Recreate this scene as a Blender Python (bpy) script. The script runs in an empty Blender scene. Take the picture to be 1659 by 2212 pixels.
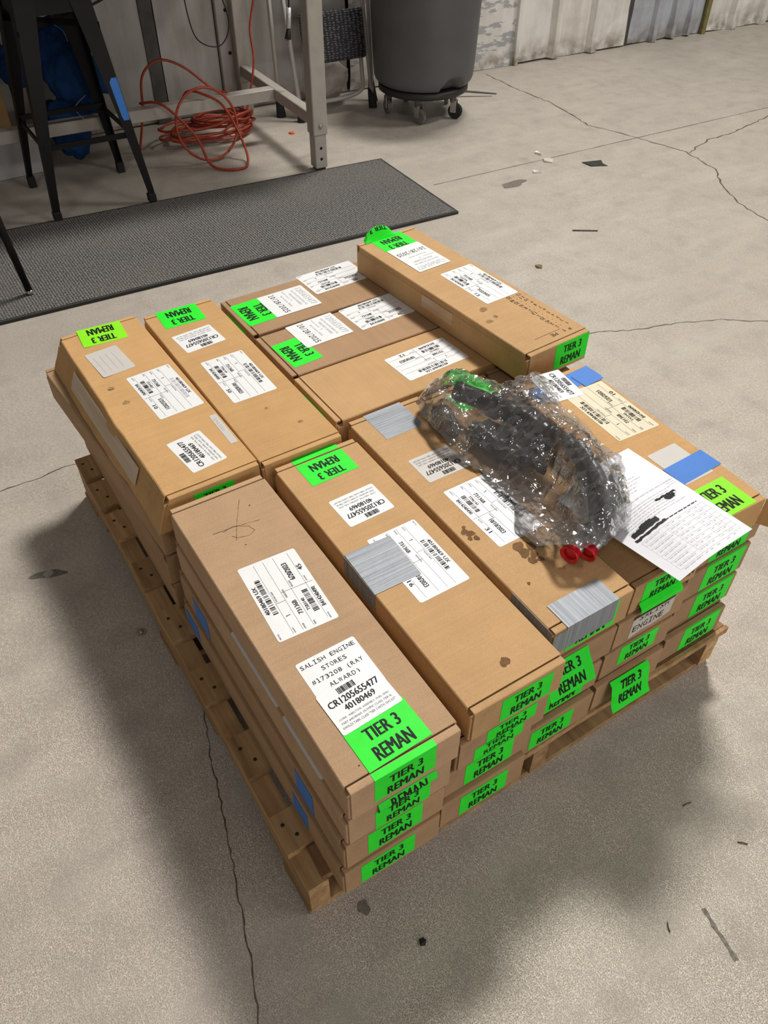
import bpy, bmesh, math, random
from mathutils import Matrix, Vector, noise
import numpy as np

SC = bpy.context.scene
COL = SC.collection
random.seed(7)

# ------------------------------------------------------------------ camera
cam_d = bpy.data.cameras.new('camera')
cam = bpy.data.objects.new('camera', cam_d)
COL.objects.link(cam)
CAM_M = [[0.535045, -0.587691, 0.606915], [0.84482, 0.370189, -0.386314], [0.00236, 0.71943, 0.694561]]
m = Matrix(CAM_M).to_4x4()
m.translation = Vector((0.51075, -0.17194, 1.495))
cam.matrix_world = m
cam_d.sensor_fit = 'VERTICAL'
cam_d.sensor_height = 24.0
cam_d.lens = 18.6125
cam_d.clip_start = 0.02
SC.camera = cam

# ------------------------------------------------------------------ light
SC.view_settings.view_transform = 'Standard'
SC.view_settings.look = 'None'
SC.view_settings.gamma = 1.0
SC.view_settings.use_curve_mapping = False
SC.view_settings.exposure = 0.0
SC.cycles.max_bounces = 10
SC.cycles.transparent_max_bounces = 24
SC.cycles.caustics_reflective = False
SC.cycles.caustics_refractive = False

W = bpy.data.worlds.new('world')
SC.world = W
W.use_nodes = True
bg = W.node_tree.nodes['Background']
bg.inputs[0].default_value = (1.0, 0.95, 0.88, 1)
bg.inputs[1].default_value = 0.09


def area(name, loc, target, sx, sy, power, col=(1.0, 0.96, 0.90)):
    d = bpy.data.lights.new(name, 'AREA')
    d.shape = 'RECTANGLE'
    d.size = sx
    d.size_y = sy
    d.energy = power
    d.color = col
    o = bpy.data.objects.new(name, d)
    COL.objects.link(o)
    o.location = loc
    o.rotation_euler = (Vector(target) - Vector(loc)).to_track_quat('-Z', 'Y').to_euler()
    return o


key = area('high_bay_and_fill', (-3.55, 3.95, 7.0), (1.2, -1.0, 0.0), 1.5, 1.0, 225)
key.data.spread = math.radians(105)
area('high_bay_and_fill', (3.4, 3.8, 7.0), (1.2, 1.6, 0.0), 1.5, 1.0, 80)
area('high_bay_and_fill', (3.0, -3.6, 7.0), (0.8, -1.0, 0.0), 1.5, 1.0, 60)
wall_fill = area('high_bay_and_fill', (0.2, 7.2, 7.0), (-3.9, 4.8, 0.3), 1.5, 1.0, 62)  # added fill aimed at the back wall to brighten its panels, no known fixture
wall_fill.data.spread = math.radians(80)
# added low fill from the camera side, brightens the box ends; no known door
area('low_front_fill', (7.0, 1.6, 1.9), (0.0, 0.8, 0.5), 4.2, 3.4, 150, (1.0, 0.97, 0.94))


# ------------------------------------------------------------------ helpers
def lin(r, g, b):
    f = lambda c: (c / 255 / 12.92) if c / 255 <= 0.04045 else ((c / 255 + 0.055) / 1.055) ** 2.4
    return (f(r), f(g), f(b), 1.0)


class NT:
    def __init__(self, name):
        self.m = bpy.data.materials.new(name)
        self.m.use_nodes = True
        self.t = self.m.node_tree
        self.b = self.t.nodes['Principled BSDF']
        self.tc = self.n('ShaderNodeTexCoord')
        self.co = self.tc.outputs['Object']

    def n(self, kind, **kw):
        x = self.t.nodes.new(kind)
        for k, v in kw.items():
            setattr(x, k, v)
        return x

    def link(self, a, b):
        self.t.links.new(a, b)

    def mapping(self, sx=1, sy=1, sz=1, co=None):
        x = self.n('ShaderNodeMapping')
        x.inputs['Scale'].default_value = (sx, sy, sz)
        self.link(co or self.co, x.inputs['Vector'])
        return x.outputs[0]

    def noise(self, scale, detail=2, rough=0.5, co=None):
        x = self.n('ShaderNodeTexNoise')
        x.inputs['Scale'].default_value = scale
        x.inputs['Detail'].default_value = detail
        x.inputs['Roughness'].default_value = rough
        self.link(co or self.co, x.inputs['Vector'])
        return x.outputs['Fac']

    def voro(self, scale, feature='F1', co=None, rnd=1.0):
        x = self.n('ShaderNodeTexVoronoi', feature=feature)
        x.inputs['Scale'].default_value = scale
        x.inputs['Randomness'].default_value = rnd
        self.link(co or self.co, x.inputs['Vector'])
        return x.outputs['Distance']

    def ramp(self, fac, lo, hi, a=0.0, b=1.0):
        x = self.n('ShaderNodeMapRange')
        x.inputs['From Min'].default_value = lo
        x.inputs['From Max'].default_value = hi
        x.inputs['To Min'].default_value = a
        x.inputs['To Max'].default_value = b
        self.link(fac, x.inputs['Value'])
        return x.outputs[0]

    def math(self, op, a, b=None):
        x = self.n('ShaderNodeMath', operation=op)
        for i, v in enumerate((a, b)):
            if v is None:
                continue
            if isinstance(v, (int, float)):
                x.inputs[i].default_value = v
            else:
                self.link(v, x.inputs[i])
        return x.outputs[0]

    def mix(self, fac, a, b, mode='MIX'):
        x = self.n('ShaderNodeMix', data_type='RGBA', blend_type=mode)
        for sock, v in ((x.inputs[0], fac), (x.inputs[6], a), (x.inputs[7], b)):
            if isinstance(v, (int, float)):
                sock.default_value = v
            elif isinstance(v, tuple):
                sock.default_value = v
            else:
                self.link(v, sock)
        return x.outputs[2]

    def bump(self, h, strength=0.3, dist=0.002, normal=None):
        x = self.n('ShaderNodeBump')
        x.inputs['Strength'].default_value = strength
        x.inputs['Distance'].default_value = dist
        self.link(h, x.inputs['Height'])
        if normal:
            self.link(normal, x.inputs['Normal'])
        return x.outputs[0]

    def out(self, col=None, rough=None, metal=None, normal=None, spec=None):
        b = self.b
        for sock, v in ((b.inputs['Base Color'], col), (b.inputs['Roughness'], rough), (b.inputs['Metallic'], metal),
                        (b.inputs['Specular IOR Level'], spec), (b.inputs['Normal'], normal)):
            if v is None:
                continue
            if isinstance(v, (int, float, tuple)):
                sock.default_value = v
            else:
                self.link(v, sock)
        return self.m


def simple(name, col, rough=0.6, metal=0.0, var=0.08, scale=30, bump=0.0, bscale=80, spec=0.5, bdist=0.001):
    t = NT(name)
    f = t.noise(scale, 4, 0.6)
    lo = tuple(c * (1 - var) for c in col[:3]) + (1,)
    hi = tuple(min(1, c * (1 + var)) for c in col[:3]) + (1,)
    c = t.mix(t.ramp(f, 0.3, 0.7), lo, hi)
    nrm = t.bump(t.noise(bscale, 3), bump, bdist) if bump else None
    return t.out(c, rough, metal, nrm, spec)


def cardboard(name, col, dark=0.0):
    t = NT(name)
    info = t.n('ShaderNodeObjectInfo')
    fine = t.noise(520, 3, 0.7)
    med = t.noise(14, 3)
    flute = t.noise(1, 2, 0.5, t.mapping(170, 3, 3))
    smudge = t.noise(4.5, 5, 0.65)
    v = t.math('ADD', t.ramp(fine, 0.3, 0.7, -0.13, 0.13), t.ramp(med, 0.3, 0.7, -0.05, 0.05))
    v = t.math('ADD', v, t.ramp(flute, 0.3, 0.7, -0.035, 0.035))
    v = t.math('ADD', v, t.ramp(info.outputs['Random'], 0, 1, -0.06, 0.06))
    v = t.math('SUBTRACT', v, t.ramp(smudge, 0.60, 0.80, 0.0, 0.22))
    v = t.math('ADD', v, 1.0)
    vv = t.n('ShaderNodeCombineXYZ')
    for i in range(3):
        t.link(v, vv.inputs[i])
    c = t.mix(1.0, col, vv.outputs[0], 'MULTIPLY')
    nb = t.bump(t.noise(9, 2), 0.25, 0.004)
    nb = t.bump(t.noise(260, 2), 0.12, 0.0006, nb)
    return t.out(c, 0.78, 0.0, nb, 0.25)


def new_mesh(name, verts, faces, mats, idx=None, smooth=False):
    me = bpy.data.meshes.new(name)
    me.from_pydata([tuple(v) for v in verts], [], [tuple(f) for f in faces])
    for k in (mats if isinstance(mats, (list, tuple)) else [mats]):
        me.materials.append(k)
    if idx is not None:
        me.polygons.foreach_set('material_index', idx)
    if smooth:
        me.polygons.foreach_set('use_smooth', [True] * len(me.polygons))
    me.update()
    return me


def put(name, me, parent=None, loc=None, mat4=None):
    o = bpy.data.objects.new(name, me)
    COL.objects.link(o)
    if parent is not None:
        o.parent = parent
    if mat4 is not None:
        o.matrix_local = mat4
    if loc is not None:
        o.location = loc
    return o


def from_bm(name, bm, mats, parent=None, smooth=False, loc=None, mat4=None):
    bmesh.ops.recalc_face_normals(bm, faces=bm.faces[:])
    me = bpy.data.meshes.new(name)
    bm.to_mesh(me)
    bm.free()
    for k in (mats if isinstance(mats, (list, tuple)) else [mats]):
        me.materials.append(k)
    if smooth:
        me.polygons.foreach_set('use_smooth', [True] * len(me.polygons))
    return put(name, me, parent, loc, mat4)


def thing(name, label, cat, loc=(0, 0, 0), yaw=0.0, group=None, tilt=None):
    o = bpy.data.objects.new(name, None)
    COL.objects.link(o)
    o.empty_display_size = 0.05
    o.matrix_world = Matrix.Translation(loc) @ Matrix.Rotation(math.radians(yaw), 4, 'Z') @ (tilt or Matrix())
    tag(o, label, cat, group)
    return o


def tag(o, label=None, cat=None, group=None, kind=None):
    if label:
        o['label'] = label
    if cat:
        o['category'] = cat
    if group:
        o['group'] = group
    if kind:
        o['kind'] = kind
    return o


def add_box(bm, lo, hi, bevel=0.0, seg=1, mat=None):
    r = bmesh.ops.create_cube(bm, size=1.0)
    vs = r['verts']
    s = [hi[i] - lo[i] for i in range(3)]
    c = [(hi[i] + lo[i]) / 2 for i in range(3)]
    for v in vs:
        v.co = Vector((v.co.x * s[0] + c[0], v.co.y * s[1] + c[1], v.co.z * s[2] + c[2]))
        if mat is not None:
            v.co = mat @ v.co
    if bevel:
        es = list({e for v in vs for e in v.link_edges})
        bmesh.ops.bevel(bm, geom=es, offset=bevel, segments=seg, affect='EDGES', profile=0.5)


def bar(bm, a, b, w, h=None, up=(0, 0, 1), bevel=0.0):
    """rectangular bar from point a to point b, w across, h along up"""
    a, b = Vector(a), Vector(b)
    h = w if h is None else h
    d = b - a
    z = d.normalized()
    x = z.cross(Vector(up))
    if x.length < 1e-5:
        x = z.cross(Vector((1, 0, 0)))
    x.normalize()
    y = x.cross(z).normalized()
    M = Matrix((x, y, z)).transposed().to_4x4()
    M.translation = (a + b) / 2
    add_box(bm, (-w / 2, -h / 2, -d.length / 2), (w / 2, h / 2, d.length / 2), bevel, 1, M)


def smooth_path(pts, n=6):
    P = [Vector(p) for p in pts]
    out = []
    for i in range(len(P) - 1):
        p0, p1, p2, p3 = P[max(i - 1, 0)], P[i], P[i + 1], P[min(i + 2, len(P) - 1)]
        for k in range(n):
            t = k / n
            out.append(0.5 * ((2 * p1) + (p2 - p0) * t + (2 * p0 - 5 * p1 + 4 * p2 - p3) * t * t + (3 * p1 - p0 - 3 * p2 + p3) * t ** 3))
    out.append(P[-1])
    return out


def tube_data(pts, rad, seg=10, cap=True, voff=0):
    P = [Vector(p) for p in pts]
    n = len(P)
    rads = rad if isinstance(rad, (list, tuple)) else [rad] * n
    vs, fs = [], []
    prev = None
    for i in range(n):
        d = (P[min(i + 1, n - 1)] - P[max(i - 1, 0)]).normalized()
        if prev is None:
            x = d.cross(Vector((0, 0, 1)))
            if x.length < 1e-4:
                x = d.cross(Vector((1, 0, 0)))
        else:
            x = prev - d * prev.dot(d)
        x.normalize()
        prev = x
        y = d.cross(x)
        for k in range(seg):
            a = 2 * math.pi * k / seg
            vs.append(P[i] + (x * math.cos(a) + y * math.sin(a)) * rads[i])
    for i in range(n - 1):
        for k in range(seg):
            k2 = (k + 1) % seg
            fs.append((voff + i * seg + k, voff + i * seg + k2, voff + (i + 1) * seg + k2, voff + (i + 1) * seg + k))
    if cap:
        fs.append(tuple(voff + k for k in range(seg))[::-1])
        fs.append(tuple(voff + (n - 1) * seg + k for k in range(seg)))
    return vs, fs


def tube(name, pts, rad, mat, parent=None, seg=10, loc=None):
    vs, fs = tube_data(pts, rad, seg)
    return put(name, new_mesh(name, vs, fs, mat, smooth=True), parent, loc)


def lathe(name, prof, mat, parent=None, seg=32, loc=None, mat4=None, smooth=True):
    vs, fs = [], []
    for r, z in prof:
        for k in range(seg):
            a = 2 * math.pi * k / seg
            vs.append((r * math.cos(a), r * math.sin(a), z))
    for i in range(len(prof) - 1):
        for k in range(seg):
            k2 = (k + 1) % seg
            fs.append((i * seg + k, i * seg + k2, (i + 1) * seg + k2, (i + 1) * seg + k))
    fs.append(tuple(range(seg))[::-1])
    fs.append(tuple((len(prof) - 1) * seg + k for k in range(seg)))
    return put(name, new_mesh(name, vs, fs, mat, smooth=smooth), parent, loc, mat4)


# ------------------------------------------------------------------ lettering
_txt = {}


def glyphs(s, bold=0.0):
    key = (s, bold)
    if key not in _txt:
        cu = bpy.data.curves.new('lettering', 'FONT')
        cu.body = s
        cu.offset = bold
        cu.resolution_u = 2
        o = bpy.data.objects.new('lettering', cu)
        COL.objects.link(o)
        dg = bpy.context.evaluated_depsgraph_get()
        me = o.evaluated_get(dg).to_mesh()
        V = np.array([v.co[:2] for v in me.vertices]) if len(me.vertices) else np.zeros((0, 2))
        F = [tuple(p.vertices) for p in me.polygons]
        o.evaluated_get(dg).to_mesh_clear()
        bpy.data.objects.remove(o)
        bpy.data.curves.remove(cu)
        _txt[key] = (V, F)
    return _txt[key]


INK, GREY, PALE = 0, 1, 2


class Print:
    """flat print gathered in label coordinates: x to the right, y down, metres"""

    def __init__(self, w, h):
        self.w, self.h = w, h
        self.v, self.f, self.i, self.z, self.layer = [], [], [], [], 0

    def add(self, V, F, ink):
        o = len(self.v)
        self.v += [tuple(p) for p in V]
        self.z += [self.layer * 0.00006] * len(V)
        self.f += [tuple(k + o for k in f) for f in F]
        self.i += [ink] * len(F)

    def rect(self, x0, y0, x1, y1, ink=INK):
        self.add([(x0 * self.w, y0 * self.h), (x1 * self.w, y0 * self.h), (x1 * self.w, y1 * self.h), (x0 * self.w, y1 * self.h)], [(0, 1, 2, 3)], ink)

    def text(self, s, x0, y0, x1, y1, ink=INK, bold=0.02):
        if s == '1':
            # stem with its flag
            xc, wd = (x0 + x1) / 2, 0.16 * (y1 - y0) * self.h / self.w
            self.rect(xc - wd / 2, y0, xc + wd / 2, y1, ink)
            self.rect(xc - wd * 1.5, y0 + 0.08 * (y1 - y0), xc - wd / 2, y0 + 0.22 * (y1 - y0), ink)
            return
        V, F = glyphs(s)
        if not len(V):
            return
        a, b = V.min(0), V.max(0)
        if bold:
            # heavier strokes: the word set twice, a hair apart
            e = bold * 2.4 * (y1 - y0) * self.h / self.w
            for k in range(3):
                self.layer = k
                self._word(V, F, a, b, x0 + e * k / 2, y0, x1 - e * (2 - k) / 2, y1, ink)
            self.layer = 0
        else:
            self._word(V, F, a, b, x0, y0, x1, y1, ink)

    def _word(self, V, F, a, b, x0, y0, x1, y1, ink):
        X = x0 + (V[:, 0] - a[0]) / max(b[0] - a[0], 1e-6) * (x1 - x0)
        Y = y1 - (V[:, 1] - a[1]) / max(b[1] - a[1], 1e-6) * (y1 - y0)
        self.add(np.stack([X * self.w, Y * self.h], 1), F, ink)

    def mono(self, s, x0, y0, x1, y1, ink=INK, bold=0.0):
        n = len(s)
        cell = (x1 - x0) / n
        for k, ch in enumerate(s):
            if ch == ' ':
                continue
            V, F = glyphs(ch)
            a, b = V.min(0), V.max(0)
            full = 0.73
            wch = cell * (0.16 if ch in '1I' else 0.80 if ch not in '(),.:/-' else 0.45)
            if ch in '1I':
                # typewriter serifs
                xc = x0 + (k + 0.5) * cell
                th = 0.10 * (y1 - y0)
                self.rect(xc - 0.34 * cell, y1 - th, xc + 0.34 * cell, y1, ink)
                self.rect(xc - 0.34 * cell, y0, xc + (0.34 * cell if ch == 'I' else 0.0), y0 + th, ink)
            yb = y1 if ch not in ',' else y1 + 0.1 * (y1 - y0)
            hh = min(1.25, (b[1] - a[1]) / full) * (y1 - y0)
            off = -min(0, a[1]) / full * (y1 - y0)
            base = yb + off if ch in '(),' else yb - (a[1] / full * (y1 - y0) if ch in '-' else 0)
            X = x0 + (k + 0.5) * cell - wch / 2 + (V[:, 0] - a[0]) / max(b[0] - a[0], 1e-6) * wch
            Y = base - (V[:, 1] - a[1]) / max(b[1] - a[1], 1e-6) * hh
            self.add(np.stack([X * self.w, Y * self.h], 1), F, ink)

    def bars(self, x0, y0, x1, y1, seed=1, ink=INK, n=46):
        r = random.Random(seed)
        ws = [r.choice((1, 1, 2, 3)) for _ in range(n)]
        tot = sum(ws)
        x = x0
        for k, q in enumerate(ws):
            d = q / tot * (x1 - x0)
            if k % 2 == 0:
                self.rect(x, y0, x + d, y1, ink)
            x += d

    def words(self, x0, y0, x1, y1, seed=1, ink=GREY):
        """print too small in the photo to read: a row of word-sized dashes"""
        r = random.Random(seed)
        x = x0
        while x < x1 - 0.004:
            d = min(r.uniform(0.02, 0.07), x1 - x)
            self.rect(x, y0, x + d, y1, ink)
            x += d + 0.012


def sheet(parent, name, w, h, fmap, mat, pr=None, cutx=(), cuty=(), lift=0.0004, rnd=0.0, label=None, nx=1, ny=1, jag=None, thick=0.0004):
    """a thin sheet w x h laid through fmap(x, y, height); folds at cutx / cuty; print as its child"""
    bm = bmesh.new()
    if rnd > 0:
        pts = []
        for cx, cy, a0 in ((w - rnd, rnd, -90), (w - rnd, h - rnd, 0), (rnd, h - rnd, 90), (rnd, rnd, 180)):
            for k in range(4):
                a = math.radians(a0 + 30 * k)
                pts.append((cx + rnd * math.cos(a), cy + rnd * math.sin(a)))
    elif jag:
        pts = jag
    else:
        pts = [(0, 0), (w, 0), (w, h), (0, h)]
    bm.faces.new([bm.verts.new((p[0], p[1], 0)) for p in pts])
    cx = list(cutx) + [w * k / nx for k in range(1, nx)]
    cy = list(cuty) + [h * k / ny for k in range(1, ny)]

    def cut(b):
        for c in cx:
            bmesh.ops.bisect_plane(b, geom=b.verts[:] + b.edges[:] + b.faces[:], plane_co=(c, 0, 0), plane_no=(1, 0, 0))
        for c in cy:
            bmesh.ops.bisect_plane(b, geom=b.verts[:] + b.edges[:] + b.faces[:], plane_co=(0, c, 0), plane_no=(0, 1, 0))
    cut(bm)
    # slab: top and bottom copies joined along the rim
    top = [(v.co.x, v.co.y) for v in bm.verts]
    bm.verts.index_update()
    faces = [[v.index for v in f.verts] for f in bm.faces]
    rim = [(e.verts[0].index, e.verts[1].index) for e in bm.edges if len(e.link_faces) == 1]
    bm.free()
    n = len(top)
    V = [fmap(x, y, lift) for x, y in top] + [fmap(x, y, lift - thick) for x, y in top]
    F = faces + [[k + n for k in f[::-1]] for f in faces] + [(a, b, b + n, a + n) for a, b in rim]
    b2 = bmesh.new()
    vs = [b2.verts.new(v) for v in V]
    for f in F:
        try:
            b2.faces.new([vs[k] for k in f])
        except ValueError:
            pass
    o = from_bm(name, b2, mat, parent, smooth=False)
    if label:
        o['label'] = label
    if pr is not None and pr.f:
        b3 = bmesh.new()
        vs = [b3.verts.new((p[0], p[1], z)) for p, z in zip(pr.v, pr.z)]
        for f, ink in zip(pr.f, pr.i):
            try:
                q = b3.faces.new([vs[k] for k in f])
                q.material_index = ink
            except ValueError:
                pass
        if cx or cy:
            cut(b3)
        for v in b3.verts:
            v.co = Vector(fmap(v.co.x, v.co.y, lift + 0.00035 + v.co.z))
        me = bpy.data.meshes.new('lettering')
        b3.to_mesh(me)
        b3.free()
        for k in (MAT['ink'], MAT['ink_grey'], MAT['ink_pale']):
            me.materials.append(k)
        put('lettering', me, o)
    return o


def flat_map(M, w, h):
    """label centred on M: x to the right, y down"""
    return lambda x, y, d: M @ Vector((x - w / 2, h / 2 - y, d))


def prof_map(pts, origin, ax, ay, width_dir, w):
    """profile polyline pts (a, b) in the plane (ax, ay); x runs along width_dir"""
    P = [Vector(p) for p in pts]
    seg = [(P[i + 1] - P[i]).length for i in range(len(P) - 1)]
    acc = [0]
    for s_ in seg:
        acc.append(acc[-1] + s_)
    origin, ax, ay, wd = Vector(origin), Vector(ax), Vector(ay), Vector(width_dir)

    def f(x, y, d):
        k = 0
        while k < len(seg) - 1 and y > acc[k + 1]:
            k += 1
        t = (P[k + 1] - P[k]) / seg[k]
        p = P[k] + t * (y - acc[k])
        nrm = Vector((-t[1], t[0]))
        near = [(abs(y - acc[j]), j) for j in range(1, len(P) - 1)]
        if near and min(near)[0] < 1e-5:
            j = min(near)[1]
            t2 = (P[j + 1] - P[j]) / seg[j]
            t1 = (P[j] - P[j - 1]) / seg[j - 1]
            nn = Vector((-t1[1], t1[0])) + Vector((-t2[1], t2[0]))
            if nn.length > 1e-4:
                nrm = nn.normalized() / max(0.4, nn.normalized().dot(Vector((-t1[1], t1[0]))))
        p = p + nrm * d
        return origin + ax * p[0] + ay * p[1] + wd * (x - w / 2)
    return f, acc


# ------------------------------------------------------------------ materials
MAT = {}
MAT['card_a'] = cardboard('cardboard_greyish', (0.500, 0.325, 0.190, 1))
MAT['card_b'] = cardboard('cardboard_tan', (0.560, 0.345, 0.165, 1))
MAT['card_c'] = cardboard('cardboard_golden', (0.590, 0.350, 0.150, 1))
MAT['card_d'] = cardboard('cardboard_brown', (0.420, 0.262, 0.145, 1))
MAT['ink'] = simple('black_print', (0.012, 0.012, 0.013, 1), 0.55, var=0.0, spec=0.15)
MAT['ink_grey'] = simple('grey_print', (0.22, 0.22, 0.23, 1), 0.6, var=0.0)
MAT['ink_pale'] = simple('pale_print', (0.50, 0.52, 0.56, 1), 0.6, var=0.0)
MAT['ink_brown'] = simple('marker_brown_black', (0.035, 0.018, 0.010, 1), 0.6, var=0.0, spec=0.15)


def sticker(name, col, rough, wr=0.15, var=0.04, spec=0.5):
    t = NT(name)
    a = tuple(c * (1 - var) for c in col[:3]) + (1,)
    c = t.mix(t.ramp(t.noise(25, 4, 0.6), 0.35, 0.7), col, a)
    nb = t.bump(t.noise(55, 3), wr, 0.0015)
    return t.out(c, rough, 0.0, nb, spec)


MAT['white'] = sticker('white_label_paper', (0.84, 0.85, 0.86, 1), 0.45)
MAT['white_grey'] = sticker('greyed_label_paper', (0.60, 0.565, 0.53, 1), 0.55)
MAT['cream'] = sticker('yellowed_label_paper', (0.76, 0.69, 0.50, 1), 0.5, var=0.08)
MAT['green'] = sticker('fluorescent_green_label', (0.022, 0.92, 0.030, 1), 0.5, 0.25, 0.12, 0.22)
MAT['lime'] = sticker('lime_green_label', (0.28, 0.90, 0.015, 1), 0.5, 0.25, 0.08, 0.22)
MAT['blue_tape'] = sticker('blue_masking_tape', (0.035, 0.20, 0.66, 1), 0.6, 0.25, 0.10)
MAT['paper'] = sticker('office_paper', (0.86, 0.87, 0.92, 1), 0.7, 0.05, 0.01)


def duct(name, axis):
    t = NT(name)
    sc = (420, 6, 6) if axis == 'x' else (6, 420, 6)
    r = t.noise(1, 2, 0.5, t.mapping(*sc))
    c = t.mix(t.ramp(r, 0.3, 0.7), (0.20, 0.22, 0.25, 1), (0.33, 0.355, 0.39, 1))
    nb = t.bump(r, 0.5, 0.0012)
    nb = t.bump(t.noise(45, 2), 0.25, 0.002, nb)
    return t.out(c, 0.5, 0.15, nb, 0.35)


MAT['duct_x'] = duct('silver_duct_tape_ridged_across', 'x')
MAT['duct_y'] = duct('silver_duct_tape_ridged_along', 'y')
t = NT('clear_packing_tape')
MAT['pack_tape'] = t.out(t.mix(t.ramp(t.noise(1, 2, 0.5, t.mapping(4, 60, 60)), 0.4, 0.7), (0.52, 0.37, 0.24, 1), (0.62, 0.49, 0.35, 1)), 0.32, 0.0, t.bump(t.noise(40, 3), 0.4, 0.003), 0.6)


def concrete():
    t = NT('concrete_floor')
    speck = t.noise(430, 4, 0.75)
    # the finish is rough and pitted near the pallet, worn smooth towards the wall
    sep = t.n('ShaderNodeSeparateXYZ')
    t.link(t.co, sep.inputs[0])
    wear = t.math('ADD', sep.outputs[0], t.ramp(t.noise(0.9, 3), 0.3, 0.7, -0.5, 0.5))
    wear = t.ramp(wear, -1.9, -0.5, 0.22, 1.0)
    speck2 = t.noise(120, 4, 0.7)
    blot = t.noise(9, 5, 0.62)
    big = t.noise(1.1, 5, 0.6)
    streak = t.noise(1, 4, 0.6, t.mapping(9, 2.2, 1))
    rough_c = t.mix(t.ramp(speck, 0.41, 0.58), (0.17, 0.138, 0.108, 1), (0.92, 0.83, 0.72, 1))
    c = t.mix(wear, (0.52, 0.482, 0.422, 1), rough_c)
    c = t.mix(t.ramp(speck2, 0.40, 0.62, 0.55, 0.0), c, (0.30, 0.26, 0.215, 1))
    c = t.mix(t.ramp(blot, 0.46, 0.70, 0.0, 0.55), c, (0.31, 0.275, 0.235, 1))
    c = t.mix(t.ramp(streak, 0.45, 0.7, 0.0, 0.30), c, (0.66, 0.61, 0.53, 1))
    c = t.mix(t.ramp(big, 0.40, 0.66, 0.0, 0.38), c, (0.38, 0.34, 0.29, 1))
    stain = t.ramp(t.noise(2.6, 6, 0.7), 0.62, 0.74, 0.0, 0.45)
    c = t.mix(stain, c, (0.20, 0.172, 0.142, 1))
    nb = t.bump(t.math('MULTIPLY', speck, wear), 0.35, 0.0012)
    nb = t.bump(blot, 0.15, 0.004, nb)
    return t.out(c, t.ramp(blot, 0.3, 0.7, 0.42, 0.62), 0.0, nb, 0.45)


MAT['concrete'] = concrete()
MAT['crack'] = simple('crack_dirt', (0.11, 0.095, 0.08, 1), 0.9, var=0.3, scale=60)
MAT['joint'] = simple('joint_dirt', (0.16, 0.13, 0.10, 1), 0.9, var=0.2, scale=60)
MAT['stain'] = simple('dark_floor_stain', (0.17, 0.15, 0.125, 1), 0.7, var=0.45, scale=160)
MAT['scuff'] = simple('brown_scuff', (0.33, 0.205, 0.105, 1), 0.85, var=0.35, scale=150, spec=0.1)
MAT['oil'] = simple('oil_spot', (0.20, 0.112, 0.052, 1), 0.85, var=0.2, scale=60, spec=0.08)


def wood(name, a, b):
    t = NT(name)
    info = t.n('ShaderNodeObjectInfo')
    off = t.n('ShaderNodeVectorMath', operation='ADD')
    t.link(t.co, off.inputs[0])
    cv = t.n('ShaderNodeCombineXYZ')
    t.link(t.math('MULTIPLY', info.outputs['Random'], 37.0), cv.inputs[0])
    t.link(t.math('MULTIPLY', info.outputs['Random'], 11.0), cv.inputs[2])
    t.link(cv.outputs[0], off.inputs[1])
    co = t.mapping(2.5, 45, 45, off.outputs[0])
    g = t.noise(1, 5, 0.62, co)
    d = t.noise(7, 4, 0.6, off.outputs[0])
    c = t.mix(t.ramp(g, 0.3, 0.7), a, b)
    c = t.mix(t.ramp(d, 0.55, 0.75, 0, 0.55), c, tuple(x * 0.45 for x in a[:3]) + (1,))
    v = t.ramp(info.outputs['Random'], 0, 1, 0.72, 1.12)
    cc = t.n('ShaderNodeCombineXYZ')
    for i in range(3):
        t.link(v, cc.inputs[i])
    c = t.mix(1.0, c, cc.outputs[0], 'MULTIPLY')
    return t.out(c, 0.75, 0.0, t.bump(g, 0.4, 0.002), 0.25)


MAT['wood'] = wood('rough_pallet_wood', (0.33, 0.19, 0.085, 1), (0.62, 0.40, 0.20, 1))
MAT['wood_dark'] = wood('brown_pallet_wood', (0.20, 0.105, 0.048, 1), (0.38, 0.22, 0.11, 1))
MAT['nail'] = simple('rusty_nail', (0.06, 0.045, 0.035, 1), 0.6, 0.6)


def steel_panel(name, col, dirt, amount=0.5, blot=None):
    t = NT(name)
    f = t.noise(3.0, 6, 0.65)
    v = t.noise(1, 4, 0.6, t.mapping(14, 14, 1.6))
    low = t.n('ShaderNodeSeparateXYZ')
    t.link(t.co, low.inputs[0])
    c = t.mix(t.ramp(v, 0.45, 0.75, 0, amount), col, dirt)
    c = t.mix(t.ramp(f, 0.52, 0.72, 0, amount), c, dirt)
    rim = t.math('MULTIPLY', t.ramp(low.outputs[2], 0.02, 0.16, 1.0, 0.0), t.ramp(t.noise(16, 4), 0.35, 0.65))
    c = t.mix(t.math('MULTIPLY', rim, 0.85), c, (0.20, 0.16, 0.10, 1))
    if blot:
        q = t.ramp(t.noise(1, 3, 0.6, t.mapping(7, 7, 26)), 0.52, 0.56, 0, 0.9)
        c = t.mix(q, c, blot)
    return t.out(c, 0.5, 0.0, t.bump(f, 0.3, 0.01), 0.35)


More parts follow.
